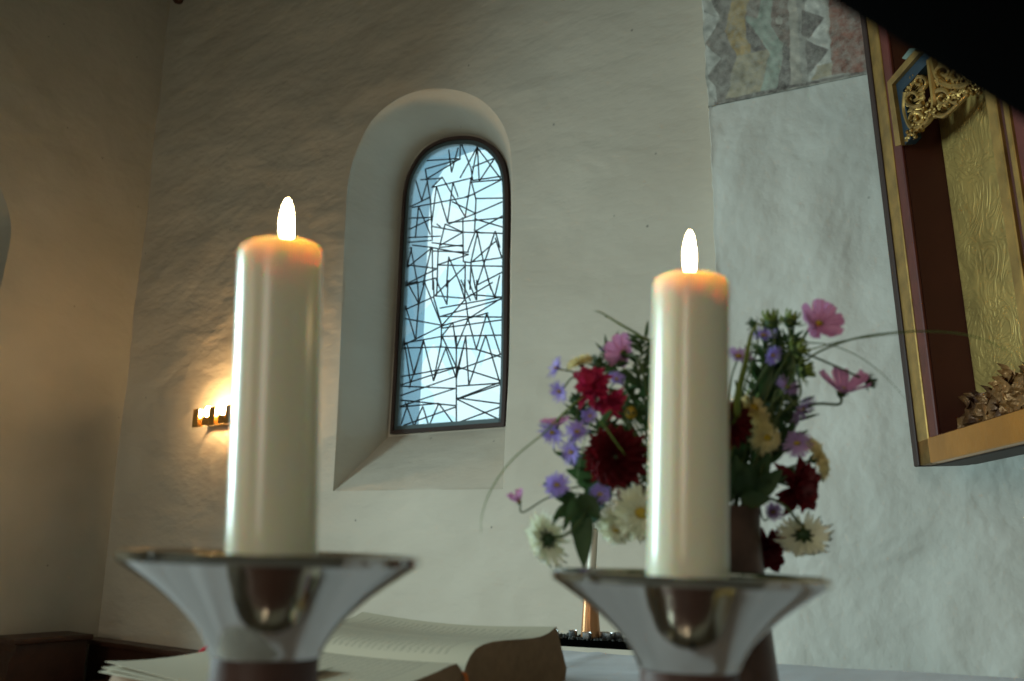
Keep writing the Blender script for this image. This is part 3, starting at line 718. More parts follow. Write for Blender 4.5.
A, B = (c0 - c1).normalized(), V((-(c0 - c1).normalized().y, (c0 - c1).normalized().x, 0)) * -1
# ------------------------------------------------------------------ tray of silver cups with the copper cone candlestick
tz = ZT + 0.0015
tp0 = onz(592, 645.5, tz)
def tr(a, b, z=0): return V((tp0.x, tp0.y, tz)) + A * a + B * b + Z * z
TL = (onz(541, 643, tz) - tp0).dot(A)
t = thing('display_tray', tr(0, 0), 'low dark tray of gravel at the far edge of the altar, behind the right candlestick', 'tray')
bm = bmesh.new(); box(bm, tr(-0.17, -0.045), A * (0.17 + TL), B * 0.09, Z * 0.014); bev(bm, 0.002, 1); obj('dish', bm, M['black'], t, smooth=False)
bm = bmesh.new()
for k in range(420):
    blob(bm, tr(random.uniform(-0.165, TL - 0.004), random.uniform(-0.04, 0.04), 0.014 + random.uniform(0, 0.002)), *[random.uniform(0.0018, 0.0036) for _ in range(3)], n=6)
tag(obj('gravel', bm, M['gravel'], t), kind='stuff')
def cup():
    bm = bmesh.new(); lathe(bm, V((0, 0, 0)), Z, [(0, 0), (0.0075, 0), (0.0088, 0.002), (0.0092, 0.011), (0.0096, 0.0125), (0.0088, 0.013), (0.0078, 0.010), (0, 0.009)], 20); return bm
me = None; cpx = [(546, 'leftmost silver cup, at the tray corner by the book'), (553, 'second silver cup from the tray corner by the book'), (570, 'silver cup standing alone left of the copper cone'),
                  (592, 'silver cup directly in front of the copper cone'), (608, 'first silver cup right of the copper cone'), (615, 'silver cup beside the bowl of the right candlestick'), (623, 'rightmost silver cup seen beside the right candlestick')]
for i, (px, lb) in enumerate(cpx):
    q = onz(px, 645.5, tz); a = (q - tp0).dot(A)
    b = -0.033 if i in (3, 1) else (-0.02 if i % 2 else -0.004)
    a = min(TL - 0.012, a)
    if me is None:
        o = obj('silver_cup', cup(), M['steel']); me = o
    else:
        o = me.copy(); C.objects.link(o)
    o.location = tr(a, b, 0.0155); tag(o, lb, 'cup', 'small silver cups on the gravel tray')
cb = tr((onz(590.5, 645.5, tz) - tp0).dot(A), 0.0, 0.0165)
hcone = at(590, 588, cb.y).z - cb.z; rc = 9.5 / F * cb.y
t = thing('cone_candlestick', cb, 'slender copper coloured cone candlestick on the gravel tray', 'candlestick')
bm = bmesh.new(); lathe(bm, cb, Z, [(0, 0), (rc, 0), (rc * 1.0, 0.003), (rc * 0.62, hcone), (rc * 0.55, hcone + 0.001), (rc * 0.5, hcone - 0.006), (0, hcone - 0.006)], 32); obj('cone', bm, M['cone'], t)
tt = at(594, 528, cb.y); c2 = cb + Z * (hcone - 0.005)
bm = bmesh.new(); lathe(bm, c2, tt - c2, [(0, 0), (0.0092, 0), (0.0090, (tt - c2).length - 0.004), (0.006, (tt - c2).length - 0.001), (0, (tt - c2).length)], 20)
k = tag(obj('thin_candle', bm, M['wax_plain']), 'thin unlit white candle rising from the copper cone behind the flowers', 'candle')
bm = bmesh.new(); tube(bm, [tt - Z * 0.002, tt + Z * 0.008], 0.0008, 6); obj('wick', bm, M['wick'], k)

A, B = A_, B_
# ------------------------------------------------------------------ vase and flowers
vm = at(708, 507, 1.05); vb = V((vm.x, vm.y, ZT + 0.0012)); vh = vm.z - vb.z
t = thing('flower_vase', vb, 'dark bronze brown flower vase widening towards its foot, behind the right candlestick', 'vase')
R1, R0 = 0.057, 0.074
bm = bmesh.new()
lathe(bm, vb, Z, [(0, 0), (R0 * 0.98, 0), (R0, 0.004), (R0 * 0.985, 0.02), (0.068, vh * 0.3), (0.061, vh * 0.6), (R1, vh * 0.9), (R1 + 0.001, vh * 0.985), (R1, vh), (R1 - 0.004, vh - 0.002), (R1 - 0.006, vh * 0.9), (0.05, 0.02), (0, 0.02)], 64)
obj('body', bm, M['bronze'], t)
def petal(bm, mat4, L, W, tilt, az, r0=0.0, curl=0.0, n=6, tip=0.5, cup_=0.15, wid=2, shape='oval', thick=0):
    """petal growing outwards in direction az, rising by tilt, curling along its length"""
    ca, sa = math.cos(az), math.sin(az); rows = []
    x, z, th = r0, 0.0, tilt
    for i in range(n + 1):
        s = i / n
        if shape == 'oval': w_ = W * (math.sin(PI * min(1, (s * 0.80 + 0.13))) ** 0.7)
        elif shape == 'spiky': w_ = W * (0.55 + 0.45 * math.sin(PI * min(1, s * 0.8 + 0.1))) * (1 if s < 0.8 else max(0.08, 1 - (s - 0.8) * 4.6))
        elif shape == 'fan': w_ = W * (0.22 + 0.78 * math.sin(PI * 0.5 * min(1, s / 0.75)) ** 1.2) * (1 if s < 0.85 else 0.86)
        else: w_ = W * math.sin(PI * min(0.985, s * 0.93 + 0.06)) ** 0.9
        row = []
        for j in range(-wid, wid + 1):
            q = j / wid; y = q * w_ / 2; zz = z + cup_ * w_ * q * q + (0.06 * W * math.cos(q * 9) if shape == 'fan' else 0)
            xx = x - (0.12 * L * (q * q if s > 0.99 else 0))
            p = V((xx * ca - y * sa, xx * sa + y * ca, zz)); row.append(bm.verts.new(mat4 @ p))
        rows.append(row)
        x += math.cos(th) * L / n; z += math.sin(th) * L / n; th += curl / n
    for a_, b_ in zip(rows, rows[1:]):
        for j in range(len(a_) - 1): bm.faces.new((a_[j], a_[j + 1], b_[j + 1], b_[j]))
def face_mat(pos, nrm):
    x, y, z_ = frame_of(nrm); m_ = Matrix((x, y, z_)).transposed().to_4x4(); m_.translation = V(pos); return m_
mouth = V((vm.x, vm.y, vm.z - 0.012))
def stem_pts(bloom, back, j=0):
    s0 = vb + Z * 0.03 + V((random.uniform(-0.03, 0.03), random.uniform(-0.03, 0.03), 0))
    s1 = mouth + V((max(-0.040, min(0.040, (bloom.x - mouth.x) * 0.35)), random.uniform(-0.03, 0.02), 0))
    mid = s1.lerp(bloom, 0.5) + Z * (0.018 if bloom.z > mouth.z + 0.03 else 0.045)
    return spline([s0, s1, mid, bloom + V(back) * 0.03, bloom], 7)
def flower(kind, px, py, rpx, y, nrm, label, colr=None, group=None, stem=True, via=None, cup_a=16):
    R = rpx / F * y * (1.15 if kind == 'aster' else 1.0); pos = at(px, py, y); nrm = V(nrm).normalized(); fm_ = face_mat(pos, nrm); rnd = random.random
    names = {'dahlia': 'dahlia', 'spiky': 'cactus_dahlia', 'aster': 'aster', 'cosmos': 'cosmos_flower', 'ragged': 'crimson_flower'}
    t = thing(names[kind], pos, label, 'flower', group)
    if kind == 'dahlia':
        bm = bmesh.new()
        for k in range(9):
            f = 1 - k / 9.5; n = int(8 + 9 * f)
            for i in range(n): petal(bm, fm_, R * (0.25 + 0.75 * f) * (0.92 + 0.12 * rnd()), R * 0.34 * (0.6 + 0.4 * f), math.radians(-5 + 74 * (1 - f)) + 0.1 * rnd(), 2 * PI * (i + 0.5 * (k % 2) + 0.2 * rnd()) / n, 0.0 + R * 0.02, 0.35, 5, cup_=0.35, shape='oval')
        obj('petals', bm, colr, t)
    if kind == 'ragged':
        bm = bmesh.new()
        for k in range(5):
            f = 1 - k / 6
            for i in range(8): petal(bm, fm_ @ Matrix.Translation((R * 0.25 * (rnd() - 0.5), R * 0.25 * (rnd() - 0.5), 0)), R * (0.4 + 0.65 * f * (0.75 + 0.4 * rnd())), R * 0.40, math.radians(-10 + 75 * (1 - f)) + 0.5 * (rnd() - 0.5), 2 * PI * (i + rnd()) / 8, 0, 0.6 * (rnd() - 0.2), 5, cup_=0.4, shape='oval')
        obj('petals', bm, colr, t)
    if kind == 'spiky':
        bm = bmesh.new()
        for k in range(5):
            f = 1 - k / 6; n = 26 - 3 * k
            for i in range(n): petal(bm, fm_, R * (0.3 + 0.72 * f) * (0.86 + 0.2 * rnd()), R * 0.15, math.radians(-12 + 62 * (1 - f)) + 0.22 * (rnd() - 0.5), 2 * PI * (i + rnd() * 0.6) / n, R * 0.04, 0.3 * (rnd() - 0.3), 5, cup_=0.5, wid=1, shape='spiky')
        obj('petals', bm, colr, t)
        bm = bmesh.new(); blob(bm, fm_ @ V((0, 0, R * 0.10)), R * 0.20, R * 0.20, R * 0.17, 12, lump=0.3); obj('flower_centre', bm, M['yellow'], t)
    if kind == 'aster':
        bm = bmesh.new()
        for k in range(2):
            for i in range(17): petal(bm, fm_, R * (0.78 + 0.30 * rnd()), R * 0.13, math.radians(2 + 16 * k) + 0.2 * rnd(), 2 * PI * (i + 0.5 * k + 0.4 * rnd()) / 17, R * 0.1, -0.1, 4, wid=1, shape='spiky')
        obj('petals', bm, colr, t)
        bm = bmesh.new(); blob(bm, fm_ @ V((0, 0, R * 0.06)), R * 0.22, R * 0.22, R * 0.13, 10); obj('flower_centre', bm, M['yellow'], t)
    if kind == 'cosmos':
        NP = 8 if cup_a < 20 else 6
        for i in range(NP):
            bm = bmesh.new(); petal(bm, fm_, R * (0.95 + 0.1 * rnd()), R * 0.64, math.radians(cup_a) + 0.3 * rnd(), 2 * PI * (i + 0.25 * rnd()) / NP, R * 0.08, 0.15 * (rnd() - 0.5), 7, cup_=0.12, wid=4, shape='fan'); obj('petal', bm, colr, t)
        bm = bmesh.new(); blob(bm, fm_ @ V((0, 0, R * 0.07)), R * 0.17, R * 0.17, R * 0.12, 12, lump=0.3); obj('flower_centre', bm, M['yellow'], t)
    # calyx behind the bloom
    bm = bmesh.new(); rc_ = R * (0.22 if kind in ('spiky', 'dahlia') else 0.16)
    blob(bm, fm_ @ V((0, 0, -rc_ * 0.55)), rc_, rc_, rc_ * 0.8, 10)
    for i in range(8): petal(bm, fm_ @ Matrix.Translation((0, 0, -rc_ * 0.4)), rc_ * 2.0, rc_ * 0.55, 0.0, 2 * PI * i / 8, 0, 0.2, 4, wid=1, shape='leaf')
    obj('calyx', bm, M['leaf'], t)
    if stem:
        bm = bmesh.new(); bk = pos - nrm * rc_
        P = stem_pts(bk, -nrm)
        if via: P = spline([at(*v_) for v_ in via] + [bk - nrm * 0.01, bk], 7)
        tube(bm, P, 0.0017 if R > 0.02 else 0.0010, 6); obj('stem', bm, M['stem'], t)
    return t
fr_ = (0, -1, 0.1)
# left half of the bouquet
flower('dahlia', 616, 457, 35, 0.985, (-0.25, -1, 0.0), 'large dark red dahlia facing forward, left of the right candle', M['p_dark'])
flower('ragged', 593, 385, 24, 1.00, (-0.5, -0.8, 0.2), 'crimson ragged flower at the upper left of the bouquet', M['p_crim'])
flower('ragged', 610, 405, 19, 1.01, (-0.2, -0.9, -0.4), 'smaller crimson flower tucked just above the large dark red dahlia', M['p_crim'])
flower('cosmos', 623, 353, 19, 1.03, (-0.5, 0.75, 0.5), 'pink cosmos seen from behind at the top left of the bouquet', M['p_pink'])
flower('cosmos', 556, 427, 16, 1.03, (-0.1, -0.3, 0.9), 'small pink cosmos seen side-on at the left of the bouquet', M['p_pink'])
flower('cosmos', 519, 502, 13, 1.02, (-0.4, -0.2, 0.9), 'pink half-closed cosmos farthest left on a thin bare stem', M['p_pink'], cup_a=40, via=[(600, 500, 1.04), (580, 494, 1.03), (550, 497, 1.02)])
flower('aster', 557, 368, 12, 1.01, (-0.9, -0.3, 0.3), 'violet aster at the upper left edge, higher of the pair', M['p_purple'])
flower('aster', 560, 391, 12, 1.01, (-0.7, -0.5, -0.5), 'violet aster at the upper left edge, lower of the pair', M['p_purple'])
flower('aster', 553, 432, 14, 1.0, (-0.5, -0.5, -0.6), 'violet aster hanging under the small pink cosmos on the left', M['p_purple'])
flower('aster', 577, 432, 13, 1.01, (-0.1, -0.9, 0.5), 'violet aster just left of the top of the large dahlia', M['p_purple'])
flower('aster', 572, 452, 13, 1.0, (-0.7, -0.6, -0.2), 'violet aster left of the middle of the large dahlia', M['p_purple'])
flower('aster', 557, 485, 13, 0.985, (-0.1, -1, 0.1), 'violet aster with yellow centre facing forward, low on the left', M['p_purple'])
flower('aster', 609, 349, 9, 1.04, (-0.3, -0.4, 0.9), 'small violet aster behind the top left pink cosmos', M['p_purple'])
flower('aster', 616, 379, 9, 1.01, (0.1, -0.9, 0.5), 'small violet aster right of the crimson flower', M['p_purple'])
flower('aster', 600, 494, 11, 0.99, (-0.1, -0.9, -0.2), 'violet aster peeping out beneath the large dark red dahlia', M['p_purple'])
flower('aster', 590, 416, 9, 1.02, (-0.1, -0.9, 0.2), 'small violet aster between the crimson flower and the large dahlia', M['p_purple'])
flower('spiky', 580, 362, 18, 1.04, (-0.4, -0.3, 0.9), 'pale yellow flower behind the crimson flower at the upper left', M['p_cream'])
flower('spiky', 546, 540, 31, 0.99, (-0.65, 0.62, -0.25), 'cream white spiky dahlia hanging farthest left above the bowl rim', M['p_white'])
flower('spiky', 617, 527, 25, 1.0, (-0.3, -0.8, -0.5), 'white spiky dahlia below the large dark red dahlia, left of its twin', M['p_white'])
flower('spiky', 641, 513, 33, 0.985, (0.0, -1, -0.15), 'white spiky dahlia half hidden by the right candle', M['p_white'])
flower('dahlia', 632, 492, 17, 1.02, (-0.3, -0.8, -0.4), 'dark red dahlia half hidden under the large one', M['p_dark'], stem=True)
# right half
flower('dahlia', 729, 423, 27, 1.0, (0.2, -1, 0.0), 'dark red dahlia half hidden behind the right edge of the right candle', M['p_dark'])
flower('spiky', 752, 410, 27, 1.03, (0.3, -0.6, 0.5), 'pale yellow dahlia just right of the right candle', M['p_cream'])
flower('spiky', 766, 438, 20, 1.02, (0.2, -0.9, -0.1), 'small pale yellow dahlia below the larger pale yellow one', M['p_cream'])
flower('spiky', 818, 458, 27, 1.02, (0.85, -0.3, 0.3), 'cream spiky dahlia turned sideways at the right edge of the bouquet', M['p_cream'])
flower('ragged', 797, 488, 31, 1.03, (0.35, -0.7, -0.2), 'dark red dahlia at the lower right, above the white hanging one', M['p_dark'])
flower('spiky', 803, 537, 31, 1.04, (0.15, 0.62, -0.62), 'white dahlia hanging down and seen from behind, low on the right', M['p_white'], via=[(748, 500, 1.05), (765, 497, 1.03), (785, 506, 1.0), (798, 522, 1.005)])
flower('ragged', 764, 550, 27, 1.06, (0.3, -0.9, -0.35), 'dark red dahlia hanging beside the vase, lowest on the right', M['p_dark'])
flower('cosmos', 818, 324, 25, 1.0, (0.22, -1, 0.30), 'open pink cosmos highest on the right of the bouquet', M['p_pink'])
flower('cosmos', 842, 392, 29, 1.02, (0.12, -0.50, 0.85), 'pink cosmos seen side-on, farthest right on a bent stem', M['p_pink'], cup_a=26, via=[(760, 470, 1.05), (785, 425, 1.04), (812, 405, 1.03)])
flower('aster', 764, 336, 13, 1.02, (-0.2, -0.6, 0.8), 'lilac aster at the top of the bouquet right of the candle', M['p_purple'])
flower('aster', 738, 357, 15, 1.03, (0.1, -0.7, 0.7), 'lilac aster at the right edge of the right candle', M['p_lilac'])
flower('aster', 772, 355, 10, 1.01, (0.5, -0.8, -0.4), 'small violet aster hanging below the highest lilac one', M['p_purple'])
flower('aster', 800, 408, 16, 1.01, (0.6, -0.4, -0.6), 'lilac aster between the side-on pink cosmos and the sideways cream dahlia', M['p_lilac'])
flower('aster', 787, 388, 13, 1.02, (0.3, -0.7, 0.6), 'lilac aster in the dark leaves on the right', M['p_lilac'])
flower('aster', 797, 443, 14, 1.01, (-0.2, -0.9, -0.4), 'lilac aster left of the sideways cream dahlia', M['p_lilac'])
flower('aster', 773, 512, 10, 1.05, (0.1, -0.9, 0.2), 'lilac aster at the vase rim on the right', M['p_lilac'])

# buds
def bud(px, py, rpx, y, label, m_=None, up=(0, 0, 1), via=None):
    pos = at(px, py, y); R = rpx / F * y; t = thing('flower_bud', pos, label, 'flower bud'); fm_ = face_mat(pos, V(up))
    bm = bmesh.new(); blob(bm, pos, R * 0.62, R * 0.62, R * 0.7, 10); obj('bud_head', bm, m_ or M['leaf'], t)
    bm = bmesh.new()
    for k in range(2):
        for i in range(8): petal(bm, fm_ @ Matrix.Translation((0, 0, -R * 0.35)), R * 1.55, R * 0.5, math.radians(5 + 45 * k), 2 * PI * (i + 0.5 * k) / 8, R * 0.1, 0.7, 4, wid=1, shape='leaf')
    obj('sepals', bm, M['leaf_l'] if m_ is None else M['leaf'], t)
    bm = bmesh.new(); P = stem_pts(pos - V(up).normalized() * R * 0.5, (0, 0, -1))
    if via: P = spline([at(*v_) for v_ in via] + [pos], 7)
    tube(bm, P, 0.0013, 6); obj('stem', bm, M['stem'], t)
bud(771, 322, 12, 1.01, 'green spiky bud at the top, left of its neighbour', up=(-0.2, -0.5, 1))
bud(790, 321, 11, 1.02, 'green spiky bud next to the highest pink cosmos', up=(0.3, -0.5, 1))
bud(797, 350, 11, 1.0, 'green spiky bud below the highest pink cosmos', up=(0.7, -0.6, 0.3))
bud(803, 371, 11, 1.01, 'green spiky bud left of the side-on pink cosmos', up=(0.8, -0.4, 0.1))
bud(869, 382, 7, 1.02, 'small green bud alone at the end of a long thin stem on the right', M['leaf'], up=(1, 0, -0.2), via=[(765, 345, 1.03), (800, 352, 1.02), (835, 366, 1.02)])
bud(753, 324, 6, 1.02, 'small green bud nearest the right candle at the top', M['leaf'], up=(-0.6, 0, 0.5))
bud(631, 413, 10, 0.99, 'yellow green bud above the large dark red dahlia', M['yellow'], up=(-0.1, -0.7, 0.5))
bud(598, 364, 9, 1.02, 'dark green bud between pale yellow flower and pink cosmos', M['leaf'], up=(0, -0.4, 1))
bud(578, 400, 8, 1.02, 'dark green bud under the crimson flower', M['leaf'], up=(-0.4, -0.5, 0))

# leafy sprigs: stem + blade leaves
def leaf(bm, base, tip, W, nrm=None, curl=0.0, n=8):
    base, tip = V(base), V(tip); d = tip - base; L = d.length; nrm = V(nrm or (0, -1, 0.2)); s = d.cross(nrm).normalized(); up = s.cross(d).normalized(); rows = []
    for i in range(n + 1):
        q = i / n; w_ = W * math.sin(PI * min(0.98, q ** 0.8 * 0.97 + 0.03)) ** 0.85 / 2
        c = base + d * q + up * curl * L * math.sin(PI * q)
        rows.append([bm.verts.new(c - s * w_ + up * w_ * 0.35), bm.verts.new(c), bm.verts.new(c + s * w_ + up * w_ * 0.35)])
    for a_, b_ in zip(rows, rows[1:]):
        for j in range(2): bm.faces.new((a_[j], a_[j + 1], b_[j + 1], b_[j]))
def sprig(points, leaves, label, m_, fine=0, name='leafy_sprig'):
    """points: px,py,y along the stem; leaves: (x0,y0,x1,y1,width_px,depth)"""
    P = [at(*p) for p in points]; t = thing(name, P[0], label, 'leaves')
    bm = bmesh.new(); tube(bm, spline(P, 6), 0.0014, 6, taper=0.5); obj('stem', bm, M['stem'], t)
    for (x0, y0, x1, y1, w_, yy) in leaves:
        bm = bmesh.new(); leaf(bm, at(x0, y0, yy), at(x1, y1, yy - 0.012), w_ / F * yy, (random.uniform(-0.5, 0.5), -1, random.uniform(-0.3, 0.5)), random.uniform(-0.12, 0.12)); obj('leaf', bm, m_, t)
    if fine:
        SP = spline(P, 10); bm = bmesh.new()
        for i in range(fine):
            k = int((0.15 + 0.85 * i / fine) * (len(SP) - 1)); a_ = random.uniform(0, 2 * PI)
            d = V((math.cos(a_) * 0.8, random.uniform(-0.5, 0.5), math.sin(a_) * 0.5 + 0.45)).normalized() * random.uniform(0.014, 0.034)
            leaf(bm, SP[k], SP[k] + d, 0.0045, n=4)
        obj('foliage', bm, m_, t)
    return t
sprig([(700, 505, 1.05), (620, 500, 1.02), (582, 508, 1.0)], [(583, 506, 584, 568, 21, 0.985), (588, 500, 566, 520, 20, 0.99), (590, 505, 602, 478, 22, 1.0), (578, 496, 600, 520, 20, 0.99)], 'sprig with one long dark leaf pointing down above the bowl rim', M['leaf'])
sprig([(690, 500, 1.05), (610, 495, 1.03), (570, 500, 1.01)], [(574, 504, 543, 483, 13, 1.0), (570, 502, 552, 526, 9, 1.0), (572, 505, 563, 532, 8, 1.0), (575, 500, 560, 492, 13, 1.0), (574, 508, 552, 518, 9, 1.0), (577, 512, 572, 536, 8, 1.0)], 'sprig of small pointed leaves below the forward-facing violet aster', M['leaf'])
sprig([(700, 500, 1.05), (620, 470, 1.03), (585, 455, 1.02)], [(598, 470, 556, 452, 17, 1.02), (600, 480, 566, 470, 16, 1.02), (610, 490, 576, 482, 18, 1.02), (590, 490, 605, 505, 17, 1.0)], 'dark leaves behind the left edge of the large dahlia', M['leaf'])
sprig([(705, 500, 1.06), (660, 440, 1.05), (640, 380, 1.04), (646, 335, 1.03)], [(640, 420, 612, 392, 12, 1.04), (642, 400, 655, 360, 11, 1.04), (640, 385, 612, 370, 9, 1.04), (643, 370, 656, 340, 9, 1.04), (640, 440, 606, 425, 13, 1.05), (650, 430, 655, 390, 12, 1.04)], 'dark green sprig at the left edge of the right candle', M['leaf'], fine=70)
sprig([(700, 500, 1.07), (650, 430, 1.06), (622, 380, 1.05), (606, 352, 1.04)], [(630, 400, 604, 388, 8, 1.05), (620, 382, 600, 362, 8, 1.05), (640, 415, 616, 410, 9, 1.05), (612, 410, 596, 430, 7, 1.0)], 'thin leafy sprig behind the crimson flower', M['leaf'], fine=70)
sprig([(705, 500, 1.06), (640, 450, 1.05), (600, 430, 1.04), (575, 410, 1.03)], [(600, 440, 580, 466, 8, 1.04), (592, 430, 566, 446, 7, 1.04)], 'sprig among the violet asters on the left', M['leaf'], fine=60)
sprig([(715, 500, 1.07), (745, 440, 1.06), (762, 380, 1.05), (768, 335, 1.04)], [(755, 430, 735, 380, 11, 1.05), (760, 400, 775, 350, 11, 1.04), (762, 390, 745, 345, 9, 1.05), (765, 370, 782, 330, 8, 1.04), (757, 440, 778, 400, 13, 1.04), (752, 455, 733, 430, 13, 1.05)], 'dark sprig rising straight up just right of the right candle', M['leaf'], fine=110)
sprig([(715, 500, 1.08), (755, 430, 1.07), (780, 380, 1.05), (792, 335, 1.04)], [(770, 410, 795, 372, 11, 1.05), (778, 390, 760, 345, 10, 1.05), (785, 370, 806, 348, 9, 1.04), (785, 365, 776, 322, 9, 1.04), (765, 430, 792, 405, 12, 1.05), (776, 400, 800, 385, 9, 1.04)], 'dark sprig leading up to the green buds', M['leaf'], fine=120)
sprig([(715, 503, 1.06), (760, 460, 1.05), (790, 430, 1.04), (800, 400, 1.04)], [(760, 465, 790, 440, 15, 1.04), (770, 455, 808, 430, 11, 1.04), (752, 470, 776, 430, 15, 1.04), (745, 470, 728, 435, 16, 1.04), (780, 440, 800, 415, 9, 1.04), (765, 480, 806, 470, 15, 1.04)], 'broad green leaves above the lower right dark red dahlia', M['leaf'], fine=70)
sprig([(712, 506, 1.05), (745, 490, 1.03), (775, 480, 1.02)], [(735, 498, 752, 462, 22, 1.02), (745, 500, 735, 455, 20, 1.02), (752, 498, 782, 470, 20, 1.02), (740, 500, 770, 500, 17, 1.01), (728, 503, 726, 460, 20, 1.02), (750, 492, 770, 452, 18, 1.03)], 'dense broad leaves over the rim of the vase', M['leaf'], fine=40)
sprig([(712, 506, 1.07), (690, 470, 1.06), (680, 430, 1.05)], [(690, 500, 660, 470, 24, 1.05), (700, 500, 690, 450, 26, 1.05), (720, 500, 715, 440, 26, 1.05), (680, 480, 640, 450, 22, 1.06), (670, 500, 645, 480, 20, 1.06)], 'dark leaves behind the right candle', M['leaf'], fine=30)
sprig([(715, 500, 1.09), (745, 430, 1.08), (770, 395, 1.07), (786, 360, 1.06)], [(765, 405, 786, 415, 9, 1.06), (770, 392, 752, 372, 8, 1.06), (755, 420, 740, 395, 10, 1.06)], 'feathery sprig deep in the right half of the bouquet', M['leaf_b'], fine=150)
sprig([(700, 505, 1.06), (630, 500, 1.03), (592, 512, 1.01)], [(605, 505, 580, 500, 16, 1.01), (600, 510, 578, 528, 14, 1.01), (612, 498, 592, 484, 16, 1.01)], 'blue green leaves beside the long hanging leaf', M['leaf_b'])

# grass blades
def blade(pts, wpx, label, m_, y=1.0, taper=True):
    P = spline([at(*p) if len(p) == 3 else at(p[0], p[1], y) for p in pts], 10); n = len(P)
    bm = bmesh.new(); w_ = wpx / F * y / 2
    tube(bm, P, w_, 6, taper=[max(0.0002, w_ * (1 - 0.85 * (i / (n - 1)) ** 2)) for i in range(n)], flat=0.45)
    o = obj('grass_blade', bm, m_); tag(o, label, 'grass blade')
blade([(700, 500, 1.06), (672, 420, 1.05), (658, 352, 1.03), (640, 336, 1.01), (618, 323, 1.0), (602, 313, 0.99), (594, 311, 0.985)], 8, 'grass blade pointing left above the top left pink cosmos', M['leaf_l'])
blade([(700, 505, 1.05), (620, 480, 1.03), (585, 400, 1.01), (560, 425, 0.99), (520, 457, 0.98), (495, 485, 0.97), (483, 510, 0.97), (481, 532, 0.97)][0:1] + [(640, 440, 1.03), (600, 395, 1.01), (575, 403, 1.0), (545, 432, 0.99), (512, 460, 0.98), (491, 490, 0.97), (482, 515, 0.97), (481, 533, 0.97)], 4.2, 'long grass blade arching down farthest left of the bouquet', M['leaf_l'])
blade([(715, 500, 1.05), (735, 430, 1.0), (738, 395, 0.985), (745, 365, 0.98), (751, 335, 0.98), (757, 324, 0.98)], 9, 'broad yellow green blade standing up beside the right candle', M['leaf_l'])
blade([(720, 500, 1.06), (765, 420, 1.04), (800, 366, 1.03), (840, 343, 1.02), (890, 333, 1.01), (945, 332, 1.0), (985, 340, 0.99), (1016, 356, 0.98)], 5, 'longest grass blade arching right across the gilded altarpiece', M['leaf_l'])
blade([(715, 500, 1.07), (755, 400, 1.05), (790, 360, 1.04), (830, 344, 1.03), (870, 337, 1.02), (905, 334, 1.01)], 4.5, 'grass blade arching right and ending at the altarpiece frame', M['leaf_l'])
blade([(715, 500, 1.07), (745, 400, 1.06), (775, 350, 1.04), (815, 343, 1.03), (850, 352, 1.02), (880, 372, 1.01), (907, 400, 1.0)], 3.6, 'thin grass blade drooping right past the small lone bud', M['leaf_l'])
blade([(705, 500, 1.04), (620, 480, 1.0), (588, 440, 0.97), (578, 470, 0.97)][0:1] + [(640, 470, 0.98), (598, 420, 0.96), (585, 440, 0.96), (578, 470, 0.96), (577, 500, 0.96)], 3, 'thin grass blade drooping in front of the left violet asters', M['leaf_l'])

# ------------------------------------------------------------------ wall lamp
SB = BW - 0.105
def sp_(px, py, b=SB): return onwall(px, py, b)
lc_ = sp_(232, 419); t = thing('wall_lamp', onwall(232, 420, BW - 0.02), 'brass wall lamp of upright square tubes, glowing on the window wall behind the left candle', 'wall lamp')
px2a = (sp_(196, 414) - sp_(232, 414)).dot(A) / 36.0
zc = lc_.z
def wl(i_px, dz, b=SB): return ab(lc_.dot(A) + px2a * i_px, b, zc + dz)
s_ = 5.9 / F
bm = bmesh.new(); box(bm, wl(35, -0.012, BW - 0.035), wl(-35, 0, 0) - wl(35, 0, 0), B * 0.045, Z * 0.022); bev(bm, 0.003); obj('back_plate', bm, M['brass'], t, smooth=False)
for i in (-32, -16, 0, 16, 32):
    bm = bmesh.new(); box(bm, wl(i + 3, -0.028, SB - 0.03), wl(-6, 0, 0) - wl(0, 0, 0), B * 0.035, Z * 0.105); bev(bm, 0.003); obj('tube', bm, M['brass'], t, smooth=False)
    bm = bmesh.new(); tube(bm, [wl(i, 0.0, SB), wl(i, 0.0, BW - 0.02)], 0.006, 8); obj('arm', bm, M['brass'], t)
for i in (-24, -8, 8, 24):
    bm = bmesh.new(); box(bm, wl(i + 3.2, -0.020, SB - 0.018), wl(-6.4, 0, 0) - wl(0, 0, 0), B * 0.035, Z * 0.048); bev(bm, 0.003); hld = obj('socket', bm, M['brass'], t, smooth=False)
    bm = bmesh.new(); lathe(bm, wl(i, 0.028, SB), Z, [(0, 0), (0.013, 0.002), (0.019, 0.015), (0.021, 0.032), (0.017, 0.050), (0.008, 0.060), (0, 0.063)], 20); tag(obj('bulb', bm, M['bulb'], t), 'glowing warm bulb')

# ------------------------------------------------------------------ gilded altarpiece wing on the right
P0 = at(918, 467, 2.66); z0 = P0.z
D = V((0.080, 1, 0)).normalized(); US = (Z - V((1, -0.080, 0)).normalized() * 0.034).normalized(); NI = D.cross(US).normalized()     # away along the front; up the leaning case; into the case
def fp(px, py, dep=0.0): return hit(px, py, P0 + NI * dep, NI)
def sc(px, py): q = fp(px, py); return (-(q - P0).dot(D), z0 + (q - P0).dot(US))
def fpt(s, z, dep=0.0): return P0 - D * s + US * (z - z0) + NI * dep
ztop = z0 + 1.62
s_out = 0.0; sg = sc(882, 100)[0] * 0 + 0.001
sA = sc(876, 60)[0]; 
def sw(px, py): return sc(px, py)[0]
s0 = 0.0; s1_ = sw(902, 300) - sw(893, 300); 
base_s = sw(898, 300)     # outer left edge of the stile at this row
wa = sw(902.5, 300) - base_s; wg = sw(913, 300) - base_s; wr = sw(921, 300) - base_s
s_in = sw(1008, 240)        # inner edge of the far-side stile
S_END = 1.25; DEP = 0.13
